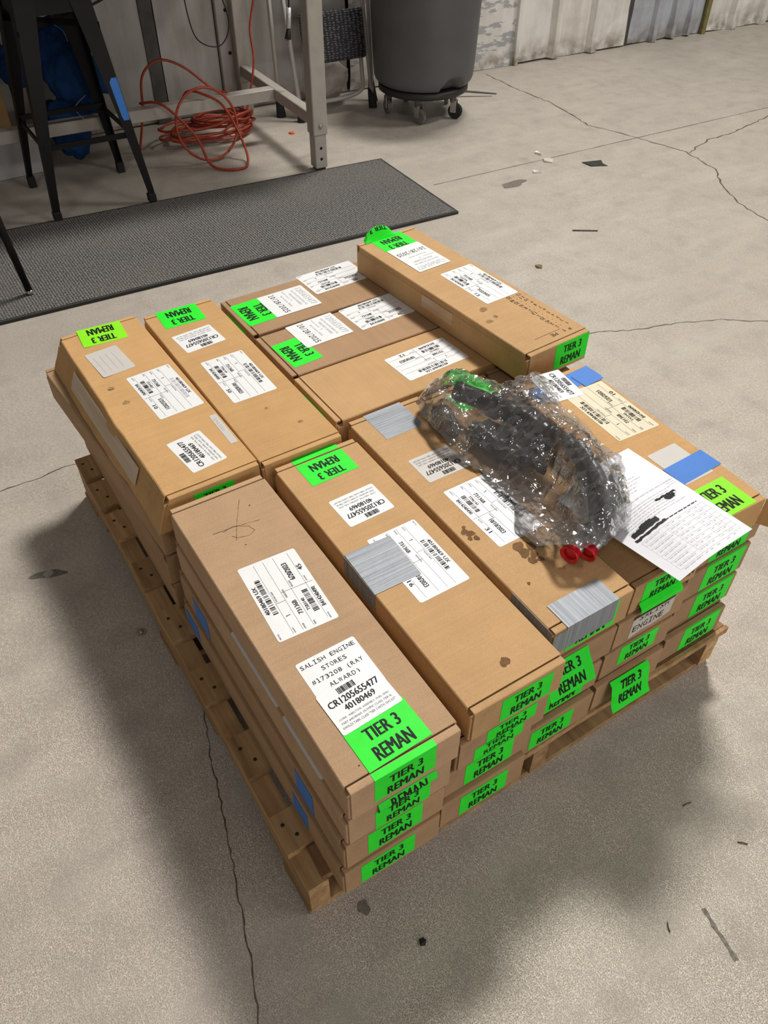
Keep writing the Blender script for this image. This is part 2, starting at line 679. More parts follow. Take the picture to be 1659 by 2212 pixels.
MAT['wall'] = steel_panel('white_painted_steel', (0.78, 0.76, 0.725, 1), (0.42, 0.37, 0.30, 1), 0.45)
MAT['wall_peel'] = steel_panel('white_steel_with_grey_peeling', (0.78, 0.765, 0.74, 1), (0.5, 0.45, 0.38, 1), 0.3, (0.37, 0.38, 0.40, 1))
MAT['wall_blue'] = steel_panel('grey_blue_steel', (0.45, 0.48, 0.53, 1), (0.22, 0.21, 0.20, 1), 0.45)
MAT['wall_board'] = steel_panel('dull_white_board', (0.52, 0.50, 0.475, 1), (0.30, 0.28, 0.255, 1), 0.5)
MAT['wall_back'] = simple('dark_wall_void', (0.06, 0.055, 0.05, 1), 0.8)
MAT['strip_dark'] = simple('dark_grey_strip', (0.10, 0.095, 0.09, 1), 0.7, var=0.3, scale=12)
MAT['olive'] = simple('olive_trim', (0.20, 0.17, 0.06, 1), 0.6, var=0.2)
MAT['black_metal'] = simple('black_painted_metal', (0.0045, 0.0045, 0.005, 1), 0.5, 0.0, 0.3, 25, spec=0.22)
MAT['chrome'] = simple('chrome', (0.75, 0.75, 0.76, 1), 0.12, 1.0, 0.02)
MAT['bench'] = simple('grey_bench_paint', (0.44, 0.405, 0.36, 1), 0.42, 0.0, 0.08, 18)
MAT['bench_top'] = simple('bench_worktop', (0.30, 0.24, 0.17, 1), 0.6, 0.0, 0.15, 18)
MAT['bolt'] = simple('zinc_bolt', (0.45, 0.43, 0.40, 1), 0.35, 0.9, 0.1)
MAT['hole'] = simple('dark_hole', (0.01, 0.01, 0.01, 1), 0.9)
MAT['bin'] = simple('grey_plastic_bin', (0.088, 0.088, 0.094, 1), 0.5, 0.0, 0.12, 4, 0.1, 300)
MAT['black_plastic'] = simple('black_plastic', (0.018, 0.017, 0.017, 1), 0.5, 0.0, 0.2, 20)
MAT['rubber'] = simple('black_rubber', (0.014, 0.014, 0.014, 1), 0.75, 0.0, 0.2, 20)
MAT['grey_rubber'] = simple('grey_wheel_rubber', (0.16, 0.145, 0.13, 1), 0.6, 0.0, 0.2, 20)
MAT['tube_grey'] = simple('silver_grey_tube', (0.50, 0.48, 0.45, 1), 0.4, 0.2, 0.06, 20)
MAT['cord_orange'] = simple('orange_cord_jacket', (0.38, 0.050, 0.020, 1), 0.5, 0.0, 0.25, 30)
MAT['carton_white'] = simple('white_carton', (0.55, 0.55, 0.57, 1), 0.6, 0.0, 0.05, 10)
MAT['wire_black'] = simple('black_wire', (0.01, 0.01, 0.01, 1), 0.5)
MAT['foil'] = simple('silver_tag', (0.7, 0.7, 0.7, 1), 0.3, 0.3)


def denim():
    t = NT('blue_denim')
    w = t.noise(500, 2)
    big = t.noise(9, 4)
    c = t.mix(t.ramp(w, 0.3, 0.7), (0.010, 0.035, 0.12, 1), (0.020, 0.075, 0.22, 1))
    c = t.mix(t.ramp(big, 0.4, 0.7, 0, 0.5), c, (0.008, 0.028, 0.10, 1))
    return t.out(c, 0.9, 0.0, t.bump(big, 0.5, 0.02), 0.1)


MAT['denim'] = denim()
MAT['thread'] = simple('pale_thread', (0.35, 0.38, 0.45, 1), 0.8)


def mat_rubber():
    t = NT('perforated_grey_matting')
    v = t.voro(95, 'F1', None, 0.22)
    hole = t.ramp(v, 0.30, 0.42, 0.0, 1.0)
    c = t.mix(hole, (0.036, 0.035, 0.034, 1), (0.225, 0.217, 0.205, 1))
    c = t.mix(t.ramp(t.noise(3, 4), 0.45, 0.7, 0, 0.35), c, (0.20, 0.185, 0.165, 1))
    return t.out(c, 0.8, 0.0, t.bump(hole, 0.9, 0.004), 0.2)


MAT['matting'] = mat_rubber()
MAT['mat_edge'] = simple('dark_mat_edge', (0.035, 0.034, 0.033, 1), 0.8)


def diamond():
    t = NT('black_diamond_tread')
    v1 = t.voro(1, 'F1', t.mapping(1, 42, 95), 0.35)
    bar_ = t.ramp(v1, 0.20, 0.42, 1.0, 0.0)
    c = t.mix(bar_, (0.020, 0.020, 0.023, 1), (0.13, 0.13, 0.14, 1))
    return t.out(c, 0.45, 0.0, t.bump(bar_, 0.6, 0.004), 0.4)


MAT['tread'] = diamond()


# ------------------------------------------------------------------ floor
bm = bmesh.new()
add_box(bm, (-5.2, -3.2, -0.15), (3.6, 9.5, 0.0))
floor = from_bm('floor', bm, MAT['concrete'])
tag(floor, 'grey speckled concrete slab floor with cracks', kind='structure')


def ribbon(name, pts, w, mat, parent, jit=0.004, seed=1, z=0.0005, step=0.02, loc=None):
    r = random.Random(seed)
    P = [Vector((p[0], p[1], 0)) for p in pts]
    Q = []
    for a, b in zip(P[:-1], P[1:]):
        n = max(1, int((b - a).length / step))
        Q += [a + (b - a) * (k / n) for k in range(n)]
    Q.append(P[-1])
    vs, fs = [], []
    for k, q in enumerate(Q):
        d = (Q[min(k + 1, len(Q) - 1)] - Q[max(k - 1, 0)]).normalized()
        s = Vector((-d.y, d.x, 0))
        q = q + s * r.uniform(-jit, jit)
        ww = w * r.uniform(0.45, 1.25) * 0.5
        vs += [q + s * ww + Vector((0, 0, z)), q - s * ww + Vector((0, 0, z))]
    fs = [(2 * k, 2 * k + 1, 2 * k + 3, 2 * k + 2) for k in range(len(Q) - 1)]
    return put(name, new_mesh(name, vs, fs, mat), parent, loc)


ribbon('saw_joint', [(-2.55, 2.05), (-2.543, 2.215), (-2.451, 4.326), (-2.30, 7.6)], 0.006, MAT['joint'], floor, 0.0008, 2, step=0.06)
ribbon('crack', [(-3.822, 3.341), (-3.507, 3.31), (-3.176, 3.317), (-2.781, 3.24), (-2.5, 3.326), (-2.218, 3.387), (-1.979, 3.337), (-1.825, 3.207), (-1.648, 3.11), (-1.448, 3.062), (-1.0, 3.0)], 0.0085, MAT['crack'], floor, 0.007, 3, step=0.03)
ribbon('crack', [(-2.199, 3.393), (-2.274, 3.623), (-2.272, 3.784), (-2.298, 3.945), (-2.357, 4.207), (-2.36, 4.8)], 0.0085, MAT['crack'], floor, 0.008, 4, step=0.03)
ribbon('crack', [(-0.75, 0.06), (-0.499, 0.009), (-0.39, -0.025), (-0.261, -0.053), (-0.164, -0.078), (-0.097, -0.095), (-0.033, -0.111), (0.033, -0.129), (0.108, -0.153), (0.4, -0.24)], 0.0028, MAT['crack'], floor, 0.0025, 5, step=0.012)
ribbon('crack', [(-1.20, 1.6), (-1.174, 1.778), (-1.102, 1.928), (-1.063, 2.073), (-0.991, 2.235), (-0.892, 2.363), (-0.8, 2.6)], 0.0045, MAT['crack'], floor, 0.004, 6, step=0.02)
ribbon('crack', [(-1.437, -0.35), (-1.437, -0.199), (-1.429, -0.113), (-1.444, -0.043), (-1.439, 0.022), (-1.45, 0.1)], 0.004, MAT['crack'], floor, 0.004, 7, step=0.02)


def blob(name, cx, cy, r, mat, parent, seed=1, z=0.0006, sx=1.0, sy=1.0, rot=0.0, n=18, jag=0.3):
    q = random.Random(seed)
    ph = [q.uniform(0, 6.28) for _ in range(4)]
    vs = [(cx, cy, z)]
    for k in range(n):
        a = 2 * math.pi * k / n
        rr = r * (1 + jag * (0.5 * math.sin(2 * a + ph[0]) + 0.35 * math.sin(3 * a + ph[1]) + 0.3 * math.sin(5 * a + ph[2])))
        x, y = rr * math.cos(a) * sx, rr * math.sin(a) * sy
        vs.append((cx + x * math.cos(rot) - y * math.sin(rot), cy + x * math.sin(rot) + y * math.cos(rot), z))
    fs = [(0, 1 + k, 1 + (k + 1) % n) for k in range(n)]
    return put(name, new_mesh(name, vs, fs, mat), parent)


blob('stain', -1.054, -0.171, 0.018, MAT['stain'], floor, 3, sx=2.2, sy=0.8, rot=1.2)
blob('stain', 0.045, 0.084, 0.012, MAT['stain'], floor, 4)
blob('stain', -2.36, 2.38, 0.05, MAT['stain'], floor, 9, sx=0.6, sy=1.5)
ribbon('gouge', [(0.371, 0.597), (0.42, 0.586), (0.46, 0.579)], 0.009, MAT['stain'], floor, 0.001, 3, step=0.01)

# ------------------------------------------------------------------ wall at the back
WP, WD, WN = Vector((-4.005, 1.75, 0)), Vector((0.0600, 0.9982, 0)), Vector((0.9982, -0.0600, 0))


def room(s, t, z=0.0):
    """s along the back wall, t out from it into the room"""
    return WP + WD * s + WN * t + Vector((0, 0, z))


bm = bmesh.new()
WM = Matrix((WN, WD, Vector((0, 0, 1)))).transposed().to_4x4()
WM.translation = WP
add_box(bm, (-0.14, -4.6, 0.0), (-0.06, 7.2, 3.2), mat=WM)
wall = from_bm('wall_back', bm, MAT['wall_back'])
tag(wall, 'back wall of white painted steel sheets', kind='structure')


def sheet_panel(s0, s1, ribs, mat, t0=0.0, depth=0.032, rw=0.05, top=3.1, bot=0.0):
    prof = [(s0, t0)]
    for r in ribs:
        prof += [(r - rw, t0), (r - rw * 0.45, t0 + depth), (r + rw * 0.45, t0 + depth), (r + rw, t0)]
    prof.append((s1, t0))
    vs, fs = [], []
    rows = [bot, 0.10, 0.22, 0.5, 1.2, top]
    rr = random.Random(int(s0 * 100) + 500)
    for k, z in enumerate(rows):
        for s, t in prof:
            j = rr.uniform(-0.006, 0.010) if k < 3 else 0
            vs.append(room(s, t + j, z + (rr.uniform(0, 0.012) if k == 0 else 0)))
    n = len(prof)
    for k in range(len(rows) - 1):
        for i in range(n - 1):
            fs.append((k * n + i, k * n + i + 1, (k + 1) * n + i + 1, (k + 1) * n + i))
    o = put('metal_panel', new_mesh('metal_panel', vs, fs, mat), wall)
    sol = o.modifiers.new('thick', 'SOLIDIFY')
    sol.thickness = 0.006
    return o


sheet_panel(-4.4, -1.2, [-3.6, -2.9, -2.2, -1.7], MAT['wall_board'])
sheet_panel(-1.18, -0.50, [], MAT['wall_board'])
sheet_panel(-0.42, -0.11, [], MAT['wall_board'], -0.01)
sheet_panel(0.05, 0.66, [0.42], MAT['wall_board'], -0.005)
sheet_panel(0.68, 1.86, [1.2], MAT['wall_peel'])
sheet_panel(1.88, 2.79, [2.18, 2.50], MAT['wall'], 0.004)
sheet_panel(2.83, 3.50, [3.05, 3.22, 3.38], MAT['wall_blue'], -0.004, 0.03, 0.035)
sheet_panel(3.56, 7.1, [3.82, 4.12, 4.5, 4.9, 5.4, 5.9, 6.4], MAT['wall'])


def wall_strip(s0, s1, t0, t1, mat, name='metal_strip', bolts=0):
    bm = bmesh.new()
    add_box(bm, (t0, s0, 0.0), (t1, s1, 3.1), 0.003, 1, WM)
    o = from_bm(name, bm, mat, wall)
    for k in range(bolts):
        p = room((s0 + s1) / 2, t1, 0.30 + 0.20 * k)
        q = Matrix.Translation(p) @ WN.to_track_quat('Z', 'Y').to_matrix().to_4x4()
        lathe('bolt', [(0.009, 0), (0.009, 0.004), (0.004, 0.006)], MAT['hole'], o, 8, mat4=q, smooth=False)
    return o


wall_strip(-0.50, -0.43, -0.03, 0.012, MAT['strip_dark'])
wall_strip(-0.105, 0.00, -0.03, 0.022, MAT['wall_board'], 'metal_stud', 3)
wall_strip(0.005, 0.045, -0.03, 0.006, MAT['strip_dark'])
wall_strip(2.79, 2.83, -0.04, 0.0, MAT['wall_back'])
wall_strip(3.505, 3.545, -0.02, 0.03, MAT['olive'])
wall_strip(1.855, 1.885, -0.02, 0.03, MAT['wall'], 'metal_flange')

# ------------------------------------------------------------------ pallet
pal = thing('wooden_pallet', 'weathered wooden pallet on the concrete floor, loaded with cardboard boxes', 'pallet', (0, 0, 0))
PT = 0.134


def plank(name, lo, hi, mat, seed):
    bm = bmesh.new()
    add_box(bm, lo, hi)
    bmesh.ops.subdivide_edges(bm, edges=bm.edges[:], cuts=3, use_grid_fill=True)
    for v in bm.verts:
        n = noise.noise_vector(v.co * 9 + Vector((seed * 3.1, 0, 0)))
        v.co += Vector((n.x * 0.0022, n.y * 0.0022, n.z * 0.0008))
        v.co.z = min(v.co.z, hi[2])
    return from_bm(name, bm, mat, pal)


for k, y in enumerate((0.0, 0.492, 0.978)):
    # notched stringer: a beam with two fork notches along its lower edge
    prof = [(-1.285, 0.018), (-1.285, 0.116), (0.010, 0.116), (0.010, 0.018), (-0.16, 0.018), (-0.18, 0.055), (-0.38, 0.055), (-0.40, 0.018), (-0.86, 0.018), (-0.88, 0.055), (-1.08, 0.055), (-1.10, 0.018)]
    bm = bmesh.new()
    a = [bm.verts.new((p[0], y, p[1])) for p in prof]
    b = [bm.verts.new((p[0], y + 0.038, p[1])) for p in prof]
    bm.faces.new(a)
    bm.faces.new(b[::-1])
    for i in range(len(prof)):
        bm.faces.new((a[i], a[(i + 1) % len(a)], b[(i + 1) % len(a)], b[i]))
    from_bm('stringer', bm, MAT['wood'], pal)
BOARDS = [(-1.283, -1.19), (-1.167, -1.062), (-1.034, -0.938), (-0.845, -0.758), (-0.677, -0.582), (-0.493, -0.403), (-0.31, -0.215), (-0.130, -0.054)]
for k, (x0, x1) in enumerate(BOARDS):
    b = plank('deck_board', (x0, -0.002 - 0.002 * (k % 3), 0.1165), (x1, 1.020, PT), MAT['wood'] if k % 3 else MAT['wood'], k)
    for j, yy in enumerate((0.012, 0.026)):
        xx = x0 + (x1 - x0) * (0.32 if j == 0 else 0.68)
        lathe('nail', [(0.0036, 0.0), (0.0036, 0.0006), (0.001, 0.0008)], MAT['nail'], b, 8, loc=(xx, yy, PT + 0.0002))
b = plank('deck_board', (-0.050, 0.030, 0.110), (0.006, 1.020, PT - 0.004), MAT['wood_dark'], 21)
b = plank('lead_board', (0.008, 0.44, 0.1165), (0.0165, 1.022, PT), MAT['wood'], 22)
for k, (x0, x1) in enumerate(((-1.285, -1.19), (-0.72, -0.62), (-0.095, 0.004))):
    plank('bottom_board', (x0, -0.003, 0.0), (x1, 1.020, 0.0175), MAT['wood'], 30 + k)
ribbon('straw', [(-0.16, 0.10), (-0.15, 0.06), (-0.14, 0.035)], 0.002, MAT['wood'], pal, 0.004, 8, z=0.1)

# ------------------------------------------------------------------ cardboard cartons
BOX = {}


def carton(key, label, cx, cy, z0, L, Wd, H, yaw=0.0, mat='card_b', group='cardboard cartons stacked on the pallet', slant=None, seed=0, flaps=True, tilt=None):
    root = thing('cardboard_box', label, 'box', (cx, cy, z0), yaw, group, tilt)
    mm = MAT[mat]
    e = 0.0125

    def crush(v):
        if slant:
            s = slant(v)
            return v + s
        return v

    bm = bmesh.new()
    add_box(bm, (-L / 2 + 0.0035, -Wd / 2, 0.0), (L / 2 - 0.0035, Wd / 2, H - 0.0152), 0.0022, 2)
    if slant:
        bmesh.ops.subdivide_edges(bm, edges=[q for q in bm.edges if q.calc_length() > 0.05], cuts=14, use_grid_fill=True)
        for v in bm.verts:
            v.co = crush(v.co)
    from_bm('body', bm, mm, root)
    xa, xb, hw, th = -L / 2 + e + 0.0032, L / 2 - e - 0.0032, Wd / 2, 0.0032
    prof = [(-hw, H - 0.0018), (-hw + 0.0018, H), (hw - 0.0018, H), (hw, H - 0.0018), (hw, H - 0.015), (hw - th, H - 0.015), (hw - th, H - th), (-hw + th, H - th), (-hw + th, H - 0.015), (-hw, H - 0.015)]
    bm = bmesh.new()
    a = [bm.verts.new((xa, p[0], p[1])) for p in prof]
    b = [bm.verts.new((xb, p[0], p[1])) for p in prof]
    bm.faces.new(a)
    bm.faces.new(b[::-1])
    for i in range(len(prof)):
        bm.faces.new((a[i], a[(i + 1) % len(a)], b[(i + 1) % len(a)], b[i]))
    if slant:
        bmesh.ops.subdivide_edges(bm, edges=[q for q in bm.edges if q.calc_length() > 0.05], cuts=14, use_grid_fill=True)
        for v in bm.verts:
            v.co = crush(v.co)
    from_bm('lid', bm, mm, root)
    for sgn in (1, -1):
        x0, x1 = sgn * (L / 2 - e), sgn * L / 2
        w2 = Wd / 2 - 0.0035
        prof = [(x0, H), (x1 - sgn * 0.0025, H), (x1 - sgn * 0.0006, H - 0.0008), (x1, H - 0.0028), (x1, 0.003), (x1 - sgn * 0.003, 0.003), (x1 - sgn * 0.003, H - 0.0034), (x0, H - 0.0034)]
        bm = bmesh.new()
        a = [bm.verts.new((p[0], -w2, p[1])) for p in prof]
        b = [bm.verts.new((p[0], w2, p[1])) for p in prof]
        bm.faces.new(a)
        bm.faces.new(b[::-1])
        for i in range(len(prof)):
            bm.faces.new((a[i], a[(i + 1) % len(a)], b[(i + 1) % len(a)], b[i]))
        if slant:
            bmesh.ops.subdivide_edges(bm, edges=[q for q in bm.edges if q.calc_length() > 0.05], cuts=6, use_grid_fill=True)
            for v in bm.verts:
                v.co = crush(v.co)
        from_bm('end_flap', bm, mm, root)
    BOX[key] = dict(root=root, L=L, W=Wd, H=H, x=cx, y=cy, z0=z0, yaw=yaw)
    return root


def print_S(w, h, serial, date, cal, part='40180469 UX', ink=INK, fade=False):
    p = Print(w, h)
    p.text('PART NO', 0.02, 0.035, 0.09, 0.06, GREY)
    p.text(part, 0.33, 0.045, 0.71, 0.115, ink, 0.03)
    p.bars(0.31, 0.14, 0.79, 0.225, 5, PALE if fade else INK)
    for y in (0.258, 0.42, 0.597, 0.848):
        p.rect(0.03 if y != 0.848 else 0.05, y, 0.97, y + 0.0045, GREY)
    p.rect(0.42, 0.258, 0.424, 0.42, GREY)
    p.rect(0.523, 0.42, 0.527, 0.97, GREY)
    p.text('QUANTITY', 0.03, 0.285, 0.10, 0.31, GREY)
    p.text('1', 0.235, 0.30, 0.255, 0.37, INK, 0.03)
    p.text('PURCHASE ORDER', 0.44, 0.28, 0.58, 0.305, GREY)
    p.text('PACKING LIST NO.', 0.445, 0.45, 0.56, 0.48, GREY)
    p.text('SUPPLIER', 0.03, 0.45, 0.10, 0.475, GREY)
    p.text('73136B', 0.205, 0.49, 0.385, 0.565, INK, 0.03)
    p.text('SERIAL', 0.03, 0.62, 0.085, 0.645, GREY)
    p.text(serial, 0.21, 0.635, 0.37, 0.69, INK, 0.02)
    p.bars(0.17, 0.715, 0.46, 0.81, 9)
    p.text('BOSCH NO', 0.03, 0.875, 0.105, 0.90, GREY)
    p.text('B414240490', 0.19, 0.87, 0.45, 0.94, INK, 0.025)
    p.text('MFG DATE', 0.545, 0.62, 0.63, 0.65, GREY)
    p.text(date, 0.62, 0.66, 0.86, 0.75, INK, 0.03)
    p.text('CALCODE', 0.545, 0.875, 0.62, 0.90, GREY)
    p.text(cal, 0.70, 0.865, 0.78, 0.945, INK, 0.03)
    return p


def print_N(w, h):
    p = Print(w, h)
    p.bars(0.31, 0.06, 0.60, 0.20, 3)
    p.text('CR1205655477', 0.07, 0.25, 0.91, 0.40, INK, 0.025)
    p.text('40180469', 0.25, 0.45, 0.76, 0.585, INK, 0.025)
    p.text('CORE - INJECTOR, ASSEMBLY, FUEL, EMD,', 0.08, 0.66, 0.92, 0.715, GREY, 0.0)
    p.text('PART #40180469, OLYMPIC CLASS, TIER III,', 0.08, 0.75, 0.92, 0.805, GREY, 0.0)
    p.text('KWA-DI TABIL CLASS "TIER 2 WITH 1042 KIT"', 0.06, 0.84, 0.94, 0.895, GREY, 0.0)
    return p


def print_D(w, h):
    p = Print(w, h)
    p.text('1205655477', 0.10, 0.06, 0.92, 0.19, PALE, 0.0)
    p.text('ELECTRO-MOTIVE DIESEL, INC.', 0.12, 0.25, 0.88, 0.30, PALE, 0.0)
    p.text('MFGR PARTS NUMBERS', 0.22, 0.34, 0.80, 0.39, PALE, 0.0)
    p.text('Quantity Required', 0.05, 0.44, 0.42, 0.48, PALE, 0.0)
    p.text('1', 0.50, 0.43, 0.52, 0.48, GREY)
    p.text('Bin Location: 30Q2A', 0.22, 0.53, 0.76, 0.58, PALE, 0.0)
    p.mono('10/28/2025', 0.06, 0.66, 0.94, 0.78, INK, 0.02)
    return p


def print_G(w, h, y0=0.12, y1=0.92, x0=0.20, x1=0.80):
    p = Print(w, h)
    d = (y1 - y0)
    p.text('TIER 3', x0 + 0.03, y0, x1 - 0.02, y0 + 0.38 * d, INK, 0.03)
    p.text('REMAN', x0, y0 + 0.56 * d, x1, y0 + 0.97 * d, INK, 0.03)
    return p


NAMES = {'green': 'green_label', 'lime': 'green_label', 'white': 'white_label', 'white_grey': 'white_label', 'cream': 'white_label', 'duct_x': 'duct_tape', 'duct_y': 'duct_tape', 'blue_tape': 'blue_tape', 'pack_tape': 'packing_tape', 'paper': 'paper'}


def on_top(key, cx, cy, ang, w, h, mat, pr=None, rnd=0.0, lift=0.0005, label=None, jag=None, dz=0.0):
    b = BOX[key]
    inv = b['root'].matrix_world.inverted()
    # keep the label in the plane of the lid, whatever way the box lies
    p = inv @ Vector((cx, cy, b['z0'] + b['H']))
    p.z = b['H'] + dz
    M = Matrix.Translation(p) @ Matrix.Rotation(math.radians(ang - b['yaw']), 4, 'Z')
    return sheet(b['root'], NAMES[mat], w, h, flat_map(M, w, h), MAT[mat], pr, rnd=rnd, lift=lift, label=label, jag=jag)


def on_front(key, y0, y1, pts, mat, pr_fn=None, label=None, lift=0.0006, local=False, jag=None):
    """label running down the +x end of a box; pts = profile (out from the end face, world height)"""
    b = BOX[key]
    w = y1 - y0
    yc = (y0 + y1) / 2 - (0 if local else b['y'])
    pp = [(p[0], p[1] - b['z0']) for p in pts]
    fm, acc = prof_map(pp, (b['L'] / 2, yc, 0), (1, 0, 0), (0, 0, 1), (0, 1, 0), w)
    pr = pr_fn(w, acc[-1]) if pr_fn else None
    return sheet(b['root'], NAMES[mat], w, acc[-1], fm, MAT[mat], pr, cuty=acc[1:-1], lift=lift, label=label, jag=jag)


def on_left(key, x0, x1, z_top, z_bot, mat, out=0.0, label=None, pr_fn=None, over=0.0, slope=0.0):
    """sheet on the -y side of a box, world x0..x1; over = how far it folds onto the lid"""
    b = BOX[key]
    w = x1 - x0
    H = b['H']
    pts = []
    if over:
        pts = [(-over, H), (0.0, H), (slope * (z_top - z_bot) + out, z_bot - b['z0'])]
    else:
        pts = [(out + slope * (b['z0'] + H - z_top), z_top - b['z0']), (out + slope * (b['z0'] + H - z_bot), z_bot - b['z0'])]
    fm, acc = prof_map(pts, ((x0 + x1) / 2 - b['x'], -b['W'] / 2, 0), (0, -1, 0), (0, 0, 1), (1, 0, 0), w)
    pr = pr_fn(w, acc[-1]) if pr_fn else None
    return sheet(b['root'], NAMES[mat], w, acc[-1], fm, MAT[mat], pr, cuty=acc[1:-1], lift=0.0008, label=label)


G4 = 'cardboard cartons stacked on the pallet'
ordn = {1: 'top', 2: 'second', 3: 'third', 4: 'bottom'}


def FL(xf, y0, L, Wd):
    return xf - L / 2, y0 + Wd / 2


# five columns along the near edge ------------------------------------------------
cols = {
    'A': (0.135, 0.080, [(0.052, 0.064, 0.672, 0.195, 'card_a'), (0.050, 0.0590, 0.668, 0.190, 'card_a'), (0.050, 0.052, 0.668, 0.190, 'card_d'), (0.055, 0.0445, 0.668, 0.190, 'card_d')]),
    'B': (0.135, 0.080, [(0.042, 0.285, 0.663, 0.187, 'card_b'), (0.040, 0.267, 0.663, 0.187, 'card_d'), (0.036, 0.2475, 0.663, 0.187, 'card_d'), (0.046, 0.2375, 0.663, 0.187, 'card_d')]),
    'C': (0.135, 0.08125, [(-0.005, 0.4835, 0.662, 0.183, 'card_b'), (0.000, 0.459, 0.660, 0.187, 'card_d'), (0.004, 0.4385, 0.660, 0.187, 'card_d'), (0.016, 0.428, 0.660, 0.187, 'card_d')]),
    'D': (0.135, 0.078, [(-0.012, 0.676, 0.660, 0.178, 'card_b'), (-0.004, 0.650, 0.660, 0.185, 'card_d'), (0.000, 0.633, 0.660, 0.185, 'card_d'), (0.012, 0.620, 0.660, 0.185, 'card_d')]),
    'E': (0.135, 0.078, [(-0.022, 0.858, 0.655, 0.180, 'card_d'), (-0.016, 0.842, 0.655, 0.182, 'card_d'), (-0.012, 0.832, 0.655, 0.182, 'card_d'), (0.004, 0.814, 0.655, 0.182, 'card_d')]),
}
LAB = {
    'A1': 'box with a typed white label above a green one, atop the near corner stack',
    'A2': 'second carton of the near corner stack, white label peeking out along its side',
    'A3': 'third carton down the near corner stack, upper blue tape patches on its side',
    'A4': 'bottom carton of the near corner stack on the pallet, lower blue tape patches',
    'B1': 'tan carton with duct tape covering half its printed label, beside the near corner stack',
    'B2': 'carton right under the tan box whose printed label is half covered by duct tape',
    'B3': 'third carton down, below the half duct-taped label box',
    'B4': 'bottom carton sticking out over the pallet edge below the half duct-taped label box',
    'C1': 'oil-spotted carton under the bagged hoses, duct tape folded over its near end',
    'C2': 'carton right under the oil-spotted box, with a loose hanging TIER 3 label',
    'C3': 'third carton down below the oil-spotted box, flat whole TIER 3 REMAN label',
    'C4': 'bottom carton on the pallet below the oil-spotted box',
    'D1': 'top carton half hidden under the printed paper sheet and the plastic bag',
    'D2': 'carton with a torn white ENGINE label on its end, below the paper sheet',
    'D3': 'carton below the torn ENGINE label, its green label running over onto the next',
    'D4': 'bottom carton behind the big curling TIER 3 REMAN label',
    'E2': 'carton directly under the blue-taped box at the pallet corner nearest the open floor',
    'E3': 'third carton down the stack under the blue-taped box',
    'E4': 'fourth carton down the stack under the blue-taped box',
    'E5': 'bottom carton of the five-high stack under the blue-taped box',
}
for c, (zb, pitch, rows) in cols.items():
    n = len(rows)
    for k, (xf, y0, L, Wd, mt) in enumerate(rows):
        key = c + str(k + (2 if c == 'E' else 1))
        cx, cy = FL(xf, y0, L, Wd)
        H = pitch - 0.0015
        carton(key, LAB[key], cx, cy, zb + pitch * (n - 1 - k) + 0.001, L, Wd, H, 0.0, mt, G4, seed=k)
cx, cy = FL(-0.006, 0.795, 0.500, 0.187)
carton('E1', 'orange-tan carton with blue tape and a yellowed label, printed paper lying on it', cx, cy, 0.4485, 0.500, 0.187, 0.0705, -1.2, 'card_c', G4)

# two columns behind the first two, higher top boxes ------------------------------
def slant(v):
    # crushed long side: leans out towards its foot, in uneven dents
    if v.y > -0.03:
        return Vector((0, 0, 0))
    k = 1 - v.z / 0.079
    wob = noise.noise(Vector((v.x * 6, v.z * 9, 3.3)))
    wob2 = noise.noise(Vector((v.x * 17, v.z * 30, 9.3)))
    f = min(1.0, (-v.y - 0.03) / 0.05)
    return Vector((0, f * (-0.034 * k - 0.006 * wob - 0.003 * wob2), f * 0.004 * wob * (1 - k)))


carton('F1', 'crushed carton with a lime green label, peeling packing tape along its dented side', -0.982, 0.1625, 0.384, 0.690, 0.195, 0.079, 1.2, 'card_c', G4, slant=slant)
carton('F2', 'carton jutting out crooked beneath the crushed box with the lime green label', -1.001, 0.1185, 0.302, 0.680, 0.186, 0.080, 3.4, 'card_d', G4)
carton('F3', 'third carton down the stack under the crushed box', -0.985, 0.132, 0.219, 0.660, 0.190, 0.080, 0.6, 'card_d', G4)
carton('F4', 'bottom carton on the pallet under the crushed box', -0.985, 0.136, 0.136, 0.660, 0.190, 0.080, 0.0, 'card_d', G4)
carton('H1', 'tan carton with green label and two white labels, between crushed box and crosswise boxes', -0.968, 0.3585, 0.384, 0.676, 0.184, 0.079, 0.3, 'card_c', G4)
for k in range(3):
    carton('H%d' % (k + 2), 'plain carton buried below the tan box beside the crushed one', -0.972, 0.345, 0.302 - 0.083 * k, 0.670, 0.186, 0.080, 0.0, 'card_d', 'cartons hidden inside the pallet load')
# three columns lying crosswise at the back ---------------------------------------
RX = {'R': (-1.1815, 'card_d', 'brown carton lying crosswise, farthest row from the near edge, dated 10/28/2025'), 'S': (-0.9755, 'card_d', 'brown carton lying crosswise in the middle, green label set back from its end'), 'T': (-0.7755, 'card_b', 'crosswise carton with one upside-down label, next to the bagged hoses')}
for c, (x, mt, lab) in RX.items():
    for k in range(4):
        z0 = 0.385 - 0.083 * k
        if k == 0:
            carton(c + '1', lab, x, 0.793, z0, 0.662, 0.194, 0.077, -89.4, mt, G4)
        else:
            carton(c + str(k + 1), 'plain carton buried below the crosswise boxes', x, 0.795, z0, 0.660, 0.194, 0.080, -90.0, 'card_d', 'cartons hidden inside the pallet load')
carton('L1', 'loose carton lying across the crosswise boxes, marker pen numbers on its lid', -0.9035, 0.9605, 0.4635, 0.667, 0.190, 0.0755, 3.6, 'card_b', G4)

# ---------------------------------------------------------------- labels on the lids
def print_faint(w, h):
    p = Print(w, h)
    for k in range(4):
        p.words(0.15, 0.15 + 0.19 * k, 0.80, 0.17 + 0.19 * k, k + 3, PALE)
    return p


on_top('A1', -0.319, 0.160, 177.2, 0.180, 0.109, 'white', print_S(0.180, 0.109, 'TS83140', '6/20/2023', '45'), 0.004)


